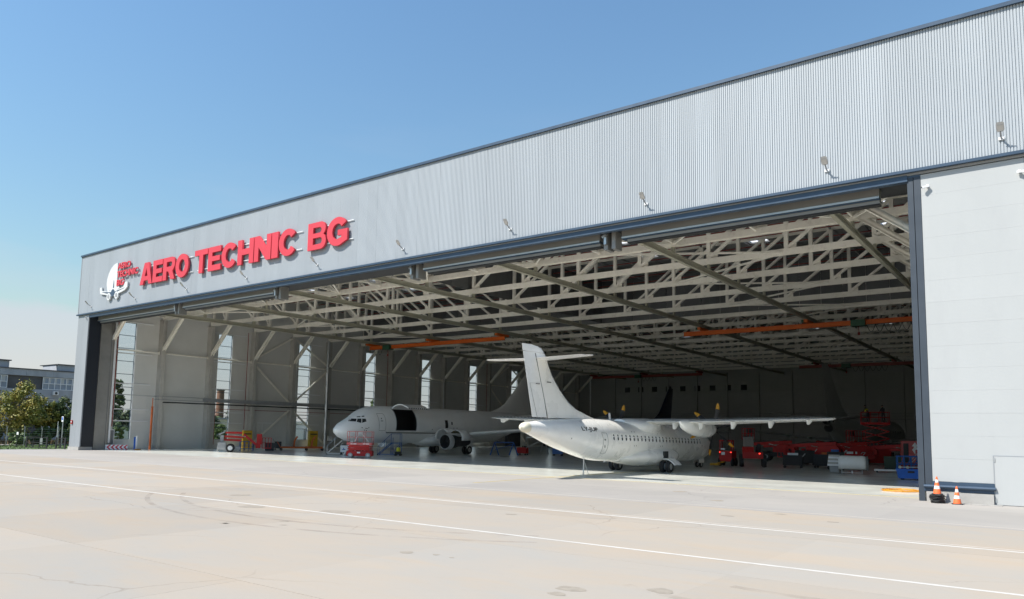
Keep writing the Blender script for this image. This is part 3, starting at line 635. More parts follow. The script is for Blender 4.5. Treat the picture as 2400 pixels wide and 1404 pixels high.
for z in (17.15, 18.6):
    for a, b in ((-74.4, -65.3), (-64.5, -49.2), (-48.1, -43.1)): rb.bar((a + 74.6, 0.13, z - 16.78), (b + 74.6, 0.13, z - 16.78), .05, .05)
for xx in (-74, -70, -66, -64, -60, -56, -52, -50, -47.8, -45.5, -43.4):
    for z in (17.15, 18.6): rb.bar((xx + 74.6, 0.13, z - 16.78), (xx + 74.6, 0.235, z - 16.78), .05, .05)
rb.build('sign_rail', M['white'], sign)
logo = thing('logo_sign', 'white raised emblem of a tail fin above a small airliner with three short red words', 'sign', (-80.5, YF - 0.22, 16.0))
# tail-fin sail shape, wing with upturned tips, navy body, two wheels
def P2(pts, y=0): return [(x, y, z) for x, z in pts]
sail = [(-1.15, .80), (-1.38, 1.2), (-1.52, 1.75), (-1.46, 2.25), (-1.24, 2.75), (-.95, 3.1), (-.62, 3.40), (-.2, 3.62), (.2, 3.74), (.62, 3.78), (.70, 3.0), (.72, 2.0), (.72, 1.0)]
MB().prism(P2(sail, .06), (0, .16, 0)).build('emblem_fin', M['emblem'], logo)
wing = [(-2.75, .80), (-2.85, 1.42), (-2.42, 1.44), (-2.36, 1.06), (-.85, .80), (-.4, 1.0), (.2, 1.12), (1.3, 1.16), (1.46, .98), (.85, .80), (2.3, 1.06), (2.62, 1.55), (3.12, 1.5), (3.12, .98), (2.6, .66), (1.35, .44), (.66, .24), (-.1, .26), (-.95, .44), (-2.35, .68)]
MB().prism(P2(wing, 0), (0, .14, 0)).build('emblem_wing', M['emblem'], logo)
nv = MB().prism(P2([(-2.36, .92), (-.3, .72), (-.12, .44), (-.95, .60)], -.02), (0, .015, 0)).prism(P2([(.50, .70), (2.62, .92), (1.3, .70), (.44, .44)], -.02), (0, .015, 0)).prism(P2([(.08, 2.0), (.22, 1.02), (.85, .93), (.36, .86), (-.2, .86), (-.85, .97), (-.02, 1.02)], .03), (0, .02, 0))
nv.lathe([(.40, 0), (.40, .016)], (.11, -.022, .60), (0, 1, 0), 16, True, True); nv.build('emblem_fuselage', M['navy'], logo)
for xx in (-.72, .97):
    MB().lathe([(.40, 0), (.40, .16)], (xx, -.04, .28), (0, 1, 0), 18, True, True).build('emblem_wheel', M['emblem'], logo)
    MB().lathe([(.22, 0), (.22, .02)], (xx, -.062, .28), (0, 1, 0), 16, True, True).build('emblem_hub', M['grey'], logo)
for txt, x0, x1, z0, z1 in (('AERO', .88, 3.55, 3.02, 3.66), ('TECHNIC', .88, 5.15, 2.12, 2.80), ('BG', .88, 2.40, 1.24, 1.88)):
    me, _ = text_mesh(txt, 1.0, .10, .03, M['signred'], name='red_word'); fit_text(me, x1 - x0, z1 - z0); stand_up(me)
    o = bpy.data.objects.new('red_word', me); C.objects.link(o); o.parent = logo; o.location = (x0, 0, z0)
# flood lamps
def lamp_parts(root):
    MB().cbox((0, -.03, 0), (.22, .06, .12)).build('mount', M['white'], root)
    MB().bar((0, -.05, 0), (0, -.40, .20), .055, .055).build('arm', M['grey'], root)
    MB().prism([(-.10, -.38, .18), (.10, -.38, .18), (.15, -.44, .24), (.15, -.60, .42), (.10, -.65, .47), (-.10, -.65, .47), (-.15, -.60, .42), (-.15, -.44, .24)], (0, -.035, .045)).build('head', M['galv'], root)
    MB().prism([(-.11, -.43, .215), (.11, -.43, .215), (.11, -.60, .405), (-.11, -.60, .405)], (0, .012, -.014)).build('lens', M['lamp_lens'], root)
lab = ['flood lamp on a short arm at the far left corner of the hangar front', 'flood lamp on the front just right of the emblem airliner', 'flood lamp on the front below the O of the red word AERO', 'flood lamp on the front below the H of the red word TECHNIC',
       'flood lamp on the front below the big red B', 'flood lamp on the front, first one to the right of the red letters', 'flood lamp on the front, second one to the right of the red letters', 'flood lamp on the front above the fourth door bay, third right of the letters', 'flood lamp above the doorway, nearest one left of the white door leaf', 'flood lamp on the front high above the parked white door leaf']
lx = [-85.45, -75.9, -66.3, -56.75, -47.25, -37.8, -28.2, -18.65, -8.95, -1.82]
l0 = thing('flood_lamp', lab[0], 'lamp', (lx[0], YF - .035, 15.62), 0, 'flood lamps along the hangar front'); lamp_parts(l0)
for k in range(1, 10):
    o = copy_tree(l0); o.location.x = lx[k]; o['label'] = lab[k]
def camera_box(lbl, x, y, z, dx):
    t = thing('security_camera', lbl, 'camera', (x, y, z), 0, 'cameras under the hangar front')
    MB().cbox((0, -.03, 0), (.09, .06, .09)).bar((0, -.06, 0), (dx * .06, -.12, -.04), .035).build('mount', M['white'], t)
    MB().bar((dx * -.07, -.10, -.05), (dx * .20, -.21, -.10), .09, .09).build('housing', M['white'], t)
    MB().bar((dx * .2005, -.2105, -.10), (dx * .22, -.218, -.104), .06, .06).build('lens', M['black'], t)
camera_box('white camera at the upper corner of the parked door leaf beside the opening', -4.7, YF + .05, 14.1, -1)
camera_box('white camera at the right upper corner of the white door leaf', -1.25, YF + .05, 14.1, 1)
camera_box('white camera at the top of the narrow pillar on the left', -86.5, YF, 14.55, 1)
ab = thing('alarm_box', 'small red alarm box low on the narrow grey pillar', 'alarm box', (-88.0, YF, 3.0)); MB().box(-.14, .14, -.12, 0, -.2, .2).build('box', M['red'], ab); MB().box(-.08, .08, -.135, -.121, -.05, .12).build('sounder', M['white'], ab)

# ================================================================= cones, hose
def cone(t, h=.62, stack=0):
    b = MB(); b.box(-.2, .2, -.2, .2, 0, .03).build('base', M['black'], t)
    prof = lambda a: .135 * (1 - a) + .025
    for i, (a, c_, m) in enumerate(((0, .28, 'conegrey'), (.28, .46, 'conewhite'), (.46, .66, 'conegrey'), (.66, .82, 'conewhite'), (.82, 1.0, 'conegrey'))):
        r0, r1 = prof(a), prof(c_)
        MB().lathe([(r0, .031 + a * h), (r1, .031 + c_ * h - .001)], n=18, cap1=(i == 4)).build('band', M[m], t, 40)
t1 = thing('traffic_cone', 'orange and white cone on the ground in front of the white door leaf', 'traffic cone', (-3.98, 36.72, 0), .2, 'traffic cones by the door leaf'); cone(t1, .72)
t2 = thing('traffic_cone', 'orange and white cone standing on a stack of black bases', 'traffic cone', (-4.72, 36.85, .36), 0, 'traffic cones by the door leaf'); cone(t2, .72)
sb = thing('cone_base_stack', 'stack of crumpled black rubber bases under the left orange cone', 'cone bases', (-4.72, 36.85, 0))
r_ = random.Random(2)
for k in range(7):
    b = MB(); R = []
    for zz in (0, .036):
        R.append([(cos(2 * pi * i / 20) * (.30 + .04 * cos(4 * 2 * pi * i / 20 + k)) * 1.0, sin(2 * pi * i / 20) * .28, zz + .012 * sin(3 * 2 * pi * i / 20 + k * 2)) for i in range(20)])
    o = b.rings(R, True, True).build('rubber_base', M['black'], sb, 30); o.location = (r_.uniform(-.02, .02), r_.uniform(-.02, .02), .003 + k * .05); o.rotation_euler = (r_.uniform(-.03, .03), r_.uniform(-.03, .03), r_.uniform(0, 3))
hs = MB(); pts = [(-7.2 + cos(a * .35) * (.55 + .006 * a), 43.6 + sin(a * .35) * (.6 + .008 * a), .03 + .008 * (a % 5)) for a in range(70)]; hs.path(pts, .028, 6); hs.path([pts[-1], (-6.0, 43.2, .04), (-5.3, 43.0, .04)], .028, 6)
o = hs.build('hose_coil', M['hose'], None, 60); tag(o, 'yellow hose coiled on the floor just inside the right door post', 'hose')

# ================================================================= aircraft
def sec_at(T, s):
    for a, b in zip(T, T[1:]):
        if a[0] <= s <= b[0]:
            t = (s - a[0]) / (b[0] - a[0]); return [a[i] + t * (b[i] - a[i]) for i in (1, 2, 3)]
    return list((T[0] if s < T[0][0] else T[-1])[1:])
def dense(T, step=.45):       # smooth (catmull-rom) resampling of the fuselage table
    out_ = []
    for k in range(len(T) - 1):
        p0, p1, p2, p3 = T[max(k - 1, 0)], T[k], T[k + 1], T[min(k + 2, len(T) - 1)]
        n = max(1, int((p2[0] - p1[0]) / step))
        for i in range(n):
            t = i / n; r = [p1[0] + (p2[0] - p1[0]) * t]
            for c_ in (1, 2, 3):
                h = p2[0] - p1[0]
                m1 = (p2[c_] - p0[c_]) / max(p2[0] - p0[0], 1e-6) * h; m2 = (p3[c_] - p1[c_]) / max(p3[0] - p1[0], 1e-6) * h
                t2, t3 = t * t, t ** 3
                r.append((2 * t3 - 3 * t2 + 1) * p1[c_] + (t3 - 2 * t2 + t) * m1 + (-2 * t3 + 3 * t2) * p2[c_] + (t3 - t2) * m2)
            out_.append(tuple(r))
    return out_ + [T[-1]]
def ring(s, q, n): hw, zt, zb = q; return [(sin(2 * pi * i / n) * hw, -s, (zt + zb) / 2 + cos(2 * pi * i / n) * (zt - zb) / 2) for i in range(n)]
def lat(T, s, z):
    hw, zt, zb = sec_at(T, s); c_ = (z - (zt + zb) / 2) / ((zt - zb) / 2); return hw * sqrt(max(0, 1 - c_ * c_))
def patch(T, poly, side, off, n=6, b=None):   # skin patch from a quad in (s,z): corners a,b,c,d
    b = b or MB(); R = []
    (s0, z0), (s1, z1), (s2, z2), (s3, z3) = poly
    for j in range(n + 1):
        v = j / n; r = []
        for i in range(n + 1):
            u = i / n
            s = (s0 * (1 - u) + s1 * u) * (1 - v) + (s3 * (1 - u) + s2 * u) * v; z = (z0 * (1 - u) + z1 * u) * (1 - v) + (z3 * (1 - u) + z2 * u) * v
            r.append((side * (lat(T, s, z) + off), -s, z))
        R.append(r)
    return b.rings(R, closed=False)
def outline(T, pts, side, off, w=.02, b=None):     # thin dark seam along a closed loop in (s,z)
    b = b or MB(); n = len(pts)
    for k in range(n):
        (s0, z0), (s1, z1) = pts[k], pts[(k + 1) % n]; m = 5
        for i in range(m):
            a = (s0 + (s1 - s0) * i / m, z0 + (z1 - z0) * i / m); c_ = (s0 + (s1 - s0) * (i + 1) / m, z0 + (z1 - z0) * (i + 1) / m)
            b.bar((side * (lat(T, *a) + off), -a[0], a[1]), (side * (lat(T, *c_) + off), -c_[0], c_[1]), w, .012, (side, 0, 0.3))
    return b
def foil(le, te, nrm, t, n=9, c0=0.0, c1=1.0):
    le, te, nrm = Vector(le), Vector(te), Vector(nrm).normalized(); ch = (te - le).length; up = []; lo = []
    for i in range(n):
        x = c0 + (c1 - c0) * (1 - cos(pi * i / (n - 1))) / 2
        y = 5 * t * (.2969 * sqrt(x) - .126 * x - .3516 * x * x + .2843 * x ** 3 - .1015 * x ** 4) * ch + .002
        p = le + (te - le) * x; up.append(p + nrm * y); lo.append(p - nrm * y)
    return up + lo[::-1]
def wing_mb(secs, nrm=(0, 0, 1), c0=0, c1=1, b=None):
    b = b or MB(); return b.rings([foil(le, te, nrm, t, 9, c0, c1) for le, te, t in secs], True, True)
def wheel(parent, x, y, r, w, name='wheel', hubm='hub'):
    o = MB().lathe([(r * .55, -w / 2), (r * .9, -w / 2), (r, -w * .28), (r, w * .28), (r * .9, w / 2), (r * .55, w / 2)], (x, y, r), (1, 0, 0), 20).build(name, M['tyre'], parent, 45)
    MB().lathe([(0.01, -w * .38), (r * .3, -w * .42), (r * .55, -w * .40), (r * .55, w * .40), (r * .3, w * .42), (.01, w * .38)], (x, y, r), (1, 0, 0), 16).build('hub', M[hubm], o, 45)
    return o

ATR = [(0, .02, 1.62, 1.58), (.25, .42, 1.95, 1.25), (.7, .70, 2.25, 1.0), (1.4, .97, 2.75, .78), (2.2, 1.17, 3.12, .64), (3.2, 1.31, 3.31, .59), (4.5, 1.37, 3.38, .605)]
for s in (7, 10, 13, 16, 18): ATR.append((s, 1.37, .52 + .0195 * s + 2.77, .52 + .0195 * s))
ATR += [(19.24, 1.37, 3.66, .91), (20.5, 1.33, 3.65, 1.06), (22, 1.2, 3.62, 1.36), (23, 1.07, 3.58, 1.58), (24, .92, 3.53, 1.81), (25.2, .72, 3.46, 2.14), (26.2, .52, 3.38, 2.44), (26.95, .36, 3.30, 2.66)]
ATR = dense(ATR)
A = thing('turboprop_airliner', 'white twin turboprop airliner lettered LY-JUP with its T-tail sticking out of the hangar', 'airplane', (-25.5, 62.7, 0))
MB().rings([ring(q[0], q[1:], 36) for q in ATR], True, False).build('fuselage', M['plane'], A, 60)
b = MB(); T2 = [(26.955, .36, 3.30, 2.66), (27.2, .335, 3.28, 2.70), (27.35, .27, 3.22, 2.77), (27.44, .17, 3.12, 2.87), (27.47, .05, 3.0, 2.98)]
b.rings([ring(q[0], q[1:], 24) for q in T2], False, True).lathe([(.06, 0), (.05, .05)], (0, -27.46, 3.0), (0, -1, 0), 10, False, True).build('tail_cone', M['cream'], A, 60)
# fin and rudder
FIN = [(3.3, 17.9, 24.72, 26.28), (3.62, 19.0, 24.84, 26.40), (3.91, 20.3, 24.95, 26.47), (4.23, 21.55, 25.08, 26.56), (4.61, 22.4, 25.22, 26.66), (5.29, 23.4, 25.49, 26.84), (6.19, 24.38, 25.85, 27.08), (6.8, 24.78, 26.09, 27.25), (7.15, 24.98, 26.22, 27.34), (7.44, 25.18, 26.34, 27.42)]
MB().rings([foil((0, -a, z), (0, -c_, z), (1, 0, 0), .11 * min(1, 2.6 / (c_ - a)), 9, 0, (h - a) / (c_ - a) - .006) for z, a, h, c_ in FIN[1:]], True, True).build('fin', M['plane'], A, 60)
MB().rings([foil((0, -a, z), (0, -c_, z), (1, 0, 0), .10 * min(1, 2.6 / (c_ - a)), 7, (h - a) / (c_ - a) + .014, 1) for z, a, h, c_ in FIN[1:]], True, True).build('rudder', M['plane'], A, 60)
MB().rings([foil((0, -a, z), (0, -c_, z), (1, 0, 0), .09, 9) for z, a, c_ in ((7.47, 25.22, 27.43), (7.6, 25.32, 27.47), (7.74, 25.5, 27.5), (7.84, 25.95, 27.53), (7.89, 26.5, 27.55))], True, True).build('rudder_horn', M['plane'], A, 60)
hl = MB().bar((.062, -24.86, 3.55), (.10, -26.30, 7.40), .05, .03).bar((-.062, -24.86, 3.55), (-.10, -26.30, 7.40), .05, .03); hl.build('hinge_gap', M['seam'], A)
tb = MB(); tb.bar((.068, -25.95, 3.55), (.05, -26.75, 5.6), .015, .008).bar((.05, -26.75, 5.6), (.075, -26.25, 5.62), .015, .008).cbox((.10, -26.0, 5.6), (.08, .35, .05)).cbox((.14, -24.9, 5.75), (.1, .4, .06)); tb.build('rudder_tab_seam', M['seam'], A)
for sd in (1, -1):
    o = wing_mb([((sd * .05, -24.95, 7.10), (sd * .05, -26.05, 7.10), .11), ((sd * 3.4, -25.45, 7.16), (sd * 3.4, -26.12, 7.16), .10), ((sd * 3.75, -25.7, 7.16), (sd * 3.75, -26.15, 7.16), .08)]).build('tailplane', M['plane'], A, 60)
    wing_mb([((sd * .22, -26.07, 7.10), (sd * .22, -26.50, 7.10), .12), ((sd * 3.42, -26.14, 7.16), (sd * 3.42, -26.50, 7.16), .12)]).build('elevator', M['plane'], o, 60)
for s_ in (3.6, 7.6, 10.3, 15.9, 17.6, 21.4, 24.6):
    q0 = sec_at(ATR, s_); MB().rings([[(p[0] * 1.0025, p[1] - d_, p[2]) for p in ring(s_, (q0[0], q0[1] + .003, q0[2] - .003), 36)] for d_ in (-.012, .012)]).build('skin_seam', M['plane_grey'], A)
# high wing
def atr_z(y): return 3.60 + .0195 * (-y - 12.5) + .10
for sd in (1, -1):
    secs = [((sd * 0, -11.05, 3.63), (sd * 0, -13.65, 3.62), .16), ((sd * 4.9, -11.05, 3.63), (sd * 4.9, -13.65, 3.62), .16), ((sd * 13.1, -11.62, 3.86), (sd * 13.1, -13.30, 3.85), .13), ((sd * 13.5, -11.9, 3.88), (sd * 13.5, -13.22, 3.87), .08)]
    w_ = wing_mb(secs).build('wing', M['plane'], A, 60)
    for xx, L_ in ((3.05, .52), (5.0, .52), (7.25, .52), (9.75, .50), (12.15, .32)):
        z = 3.60 + max(0, xx - 4.9) * .028
        MB().rings([[(sd * (xx + a * .10 * k), -13.1 - c_, z - L_ * h) for a, c_, h in ((-1, -.6, .1), (0, -.75, .1), (1, -.6, .1), (1, .35, .1), (0, .55, .1), (-1, .35, .1))] for k in (1,)] + [[(sd * (xx + a * .04), -13.25 - c_, z - L_) for a, c_ in ((-1, -.1), (0, -.14), (1, -.1), (1, .22), (0, .28), (-1, .22))]], True, True).build('flap_fairing', M['plane'], w_, 50)
    MB().bar((sd * 1.6, -13.10, 3.83), (sd * 13.0, -13.02, 3.99), .02, .012).build('flap_seam', M['seam'], w_)
    sw = MB()
    for k in range(13): sw.cbox((sd * (8.2 + k * .36), -13.25 + k * .015, 3.86 + k * .009), (.03, .12, .05))
    sw.build('static_wicks', M['seam'], w_)
b = MB()
for k in range(9):
    pass
kf = [(10.3, .5, 3.45, 3.2), (10.9, 1.0, 3.72, 2.85), (11.8, 1.30, 3.86, 2.55), (13.2, 1.42, 3.84, 2.50), (14.3, 1.28, 3.82, 2.62), (15.0, .95, 3.80, 2.85), (15.8, .5, 3.74, 3.2)]
MB().rings([ring(q[0], q[1:], 24) for q in dense(kf, .3)], True, True).build('wing_root_fairing', M['plane'], A, 60)
wf_ = [(8.3, .7, 1.4, .72), (9.0, 1.45, 1.72, .55), (10.0, 1.78, 1.86, .38), (11.3, 1.90, 1.88, .33), (13.0, 1.86, 1.85, .38), (14.5, 1.62, 1.72, .52), (15.8, 1.25, 1.5, .68), (16.8, .7, 1.2, .80)]
MB().rings([ring(q[0], q[1:], 32) for q in dense(wf_, .3)], True, True).build('gear_fairing', M['plane'], A, 60)
# engines and six-blade propellers
def blade_mb():
    bl = MB(); R = []; tip = MB(); RT = []
    for k in range(9):
        r = .25 + (1.96 - .25) * k / 8; ch = (.16, .20, .25, .29, .31, .31, .29, .24, .10)[k]; tw = radians(62 - 42 * k / 8); sw_ = .14 * (k / 8) ** 2
        a = Vector((cos(tw), 0, 0)); pts = []
        for u, t in ((-.5, 0), (-.2, .03), (.2, .03), (.5, 0), (.2, -.03), (-.2, -.03)):
            pts.append((u * ch * cos(tw) - sw_ * cos(tw) + t * sin(tw) * .6, u * ch * sin(tw) - t * cos(tw) * .6 - sw_ * sin(tw), r))
        R.append(pts)
    bl.rings(R[:7], True, True); tip.rings(R[6:], True, True); return bl, tip
bl_, tp_ = blade_mb(); bl_me = bl_.mesh('blade', M['prop'], 50); tp_me = tp_.mesh('blade_tip', M['tip'], 50)
for sd in (1, -1):
    nc = [(8.75, .30, 3.45, 2.85), (9.0, .39, 3.55, 2.72), (9.6, .45, 3.66, 2.56), (10.6, .47, 3.74, 2.52), (12.0, .45, 3.78, 2.62), (13.2, .38, 3.78, 2.86), (14.1, .25, 3.74, 3.1), (14.6, .06, 3.64, 3.5)]
    n_ = MB().rings([[(p[0] + sd * 4.05, p[1], p[2]) for p in ring(q[0], q[1:], 24)] for q in dense(nc, .3)], True, True).build('nacelle', M['plane'], A, 60)
    MB().rings([[(p[0] * 1.012 + sd * 4.05, p[1], (p[2] - 3.05) * 1.012 + 3.05) for p in ring(s_, sec_at(nc, s_), 24)] for s_ in (9.85, 9.9)]).build('cowl_seam', M['seam'], n_)
    MB().lathe([(.30, 0), (.27, .25), (.16, .5), (.03, .62)], (sd * 4.05, -8.74, 3.15), (0, 1, 0), 18, False, True).build('spinner', M['prop'], n_, 60)
    for k in range(6):
        o = bpy.data.objects.new('propeller_blade', bl_me); C.objects.link(o); o.parent = n_; o.location = (sd * 4.05, -8.5, 3.15); o.rotation_euler = (0, radians(k * 60 + (14 if sd > 0 else 21)), 0)
        o2 = bpy.data.objects.new('tip', tp_me); C.objects.link(o2); o2.parent = n_; o2.name = 'blade_tip'; o2.location = o.location; o2.rotation_euler = o.rotation_euler
# cabin windows, doors, registration
wmesh = {}
for k in range(26):
    s = 4.72 + k * .57; z = 2.20 + .0195 * (s - 4.7); w_, h_ = .125, .22; pts = []
    for i in range(12):
        a = 2 * pi * i / 12; ss = s + w_ * (abs(cos(a)) ** .7) * (1 if cos(a) > 0 else -1); zz = z + h_ * (abs(sin(a)) ** .8) * (1 if sin(a) > 0 else -1); pts.append((ss, zz))
    b = MB(); b.add([(lat(ATR, *p) + .008, -p[0], p[1]) for p in pts], [tuple(range(12))])
    o = b.build('cabin_window', M['window'], A, None, fix=False)
    b = MB()
    for i in range(12):
        p, q = pts[i], pts[(i + 1) % 12]; b.bar((lat(ATR, *p) + .008, -p[0], p[1]), (lat(ATR, *q) + .008, -q[0], q[1]), .03, .014, (1, 0, .2))
    b.build('window_rim', M['plane_grey'], o)
d_ = outline(ATR, [(20.43, 2.76), (19.86, 2.74), (19.74, 2.35), (19.60, 1.45), (20.15, 1.43), (20.28, 2.1)], 1, .008, .025).build('door_seam', M['seam'], A)
d_ = MB(); patch(ATR, [(20.2, 2.36), (20.02, 2.36), (20.0, 2.26), (20.18, 2.26)], 1, .012, 2, d_); patch(ATR, [(20.12, 1.95), (19.98, 1.95), (19.9, 1.78), (20.0, 1.78)], 1, .012, 2, d_); d_.build('door_window', M['seam'], A)
outline(ATR, [(5.3, 1.75), (5.05, 1.75), (5.05, 1.5), (5.3, 1.5)], 1, .008, .012).build('hatch_seam', M['seam'], A)
vs = MB()
for s, z in ((16.0, 1.95), (15.7, 1.95), (11.9, 1.9), (11.6, 1.9), (16.2, 2.9), (15.8, 2.9), (12.2, 2.8), (23.5, 2.42), (20.9, 1.2), (6.5, 1.4), (4.2, 1.9)): patch(ATR, [(s, z), (s + .07, z), (s + .07, z - .09), (s, z - .09)], 1, .008, 1, vs)
vs.build('vent', M['seam'], A)
me, _ = text_mesh('LY-JUP', .5, .0, .012, M['black'], name='registration'); fit_text(me, 1.72, .33)
for v in me.vertices:
    s = 22.48 - v.co.x; z = 2.74 + .02 + v.co.y + .02 * (s - 21); v.co = Vector((lat(ATR, s, z) + .012, -s, z))
o = bpy.data.objects.new('registration', me); C.objects.link(o); o.parent = A
# cockpit panes (far end), antenna, tail prop
for sd in (1, -1):
    for q in ([(1.25, 2.6), (1.95, 2.85), (2.1, 2.45), (1.45, 2.3)], [(2.05, 2.88), (2.7, 2.95), (2.75, 2.5), (2.2, 2.45)]): patch(ATR, q, sd, .008, 3).build('cockpit_pane', M['window'], A)
MB().prism([(-.012, -17.2, 3.6), (-.012, -16.9, 3.6), (-.012, -17.05, 4.12), (-.012, -17.22, 4.12)], (.024, 0, 0)).build('aerial', M['white'], A)
tp = MB().tube((0, -20.55, .02), (0, -20.5, 1.08), .045, n=8).bar((-.22, -20.55, .02), (.22, -20.55, .02), .06, .04).bar((0, -20.75, .02), (0, -20.35, .02), .06, .04).tube((.25, -20.3, .02), (0, -20.48, .95), .018, n=6)
tp.build('tail_strut', M['galv'], A, 40)
# gear
for sd in (1, -1):
    for dx in (-.24, .24): wheel(A, sd * 2.05 + dx, -12.51, .43, .30)
    MB().tube((sd * 1.55, -12.4, 1.0), (sd * 2.05, -12.51, .45), .09, n=10).tube((sd * 1.6, -11.9, .9), (sd * 2.05, -12.4, .5), .05, n=8).cbox((sd * 2.05, -12.51, .43), (.5, .14, .14)).build('main_gear_leg', M['grey'], A, 40)
    dd = MB().rings([[(sd * x, y, z) for x, z in ((1.95, 1.02), (2.35, .98), (2.65, .82), (2.9, .58), (2.86, .54), (2.6, .78), (2.33, .93), (1.95, .97))] for y in (-12.9, -11.75)], True, True); dd.build('gear_door', M['plane'], A, 40)
    patch_ = MB().box(sd * 1.88 - .03, sd * 1.88 + .06, -12.6, -11.9, 1.0, 1.5).build('gear_bay', M['dark'], A)
for dx in (-.17, .17): wheel(A, dx, -1.74, .24, .17)
MB().tube((0, -1.9, .8), (0, -1.74, .24), .06, n=10).cbox((0, -1.74, .24), (.3, .08, .08)).build('nose_gear_leg', M['grey'], A, 40)
for sd in (1, -1): MB().box(sd * .26 - .01, sd * .26 + .01, -2.3, -1.2, .38, .74).build('nose_gear_door', M['plane'], A)

# -------- jets
JET = [(0, .03, 2.63, 2.57), (.25, .5, 2.98, 2.2), (.8, .95, 3.4, 1.85), (1.5, 1.28, 3.75, 1.6), (2.3, 1.52, 4.15, 1.45), (3.2, 1.7, 4.75, 1.37), (4.2, 1.82, 5.08, 1.33), (5.5, 1.87, 5.25, 1.3), (7, 1.88, 5.31, 1.3), (7.02, 1.88, 5.31, 1.3), (10.2, 1.88, 5.31, 1.3), (10.22, 1.88, 5.31, 1.3), (24, 1.88, 5.31, 1.3), (26.5, 1.82, 5.31, 1.5), (29, 1.6, 5.28, 2.1), (31.5, 1.25, 5.2, 2.85), (34, .75, 5.05, 3.7), (36, .3, 4.75, 4.3), (36.4, .1, 4.6, 4.45)]
JD = dense(JET)
def jet_wing(root, m, sd, flaps=False):
    w_ = wing_mb([((sd * .5, -12.6, 1.9), (sd * .5, -20.0, 1.9), .13), ((sd * 1.9, -13.4, 2.05), (sd * 1.9, -19.9, 2.0), .13), ((sd * 5.0, -15.3, 2.42), (sd * 5.0, -19.7, 2.32), .12), ((sd * 14.0, -20.6, 3.35), (sd * 14.0, -22.2, 3.3), .10), ((sd * 14.4, -21.0, 3.4), (sd * 14.4, -22.2, 3.36), .06)]).build('wing', m, root, 60)
    for x, s in ((3.4, 19.4), (6.6, 19.9), (9.3, 20.7)):
        MB().rings([[(sd * (x + .16 * a), -s + c_, 2.05 + x * .085 + h) for a, h in ((-1, .1), (1, .1), (.7, -.28 * k), (-.7, -.28 * k))] for c_, k in ((1.1, .3), (0, 1), (-1.0, .2))], True, True).build('flap_fairing', m, w_, 50)
    return w_
def jet_tail(root, m, fm):
    MB().rings([foil((0, -a, z), (0, -c_, z), (1, 0, 0), .10 * min(1, 4.5 / (c_ - a)), 9) for z, a, c_ in ((5.0, 25.6, 35.3), (5.45, 26.8, 35.4), (5.9, 28.2, 35.55), (6.5, 29.4, 35.7), (8.5, 31.7, 36.2), (10.8, 34.2, 36.75), (11.1, 34.8, 36.8))], True, True).build('fin', fm, root, 60)
    for sd in (1, -1): wing_mb([((sd * .3, -31.2, 4.75), (sd * .3, -35.2, 4.75), .09), ((sd * 6.1, -35.0, 5.45), (sd * 6.1, -36.6, 5.45), .09), ((sd * 6.35, -35.4, 5.48), (sd * 6.35, -36.6, 5.48), .06)]).build('tailplane', m, root, 60)
def jet_gear(root):
    for sd in (1, -1):
        for dx in (-.43, .43): wheel(root, sd * 2.61 + dx * .6, -18.3, .5, .36)
        MB().tube((sd * 2.4, -18.2, 1.9), (sd * 2.61, -18.3, .5), .13, n=10).tube((sd * 2.5, -17.4, 1.6), (sd * 2.61, -18.2, .8), .07, n=8).cbox((sd * 2.61, -18.3, .5), (.6, .16, .16)).build('main_gear_leg', M['grey'], root, 40)
        MB().box(sd * 3.0 - .02, sd * 3.0 + .02, -18.8, -17.8, .7, 1.9).build('gear_door', M['plane_grey'], root)
    for dx in (-.2, .2): wheel(root, dx, -4.0, .34, .2)
    MB().tube((0, -4.1, 1.5), (0, -4.0, .34), .09, n=10).cbox((0, -4, .34), (.36, .1, .1)).build('nose_gear_leg', M['galv'], root, 40)
    for sd in (1, -1): MB().box(sd * .36 - .015, sd * .36 + .015, -4.7, -3.3, .75, 1.36).build('nose_gear_door', M['plane_grey'], root)
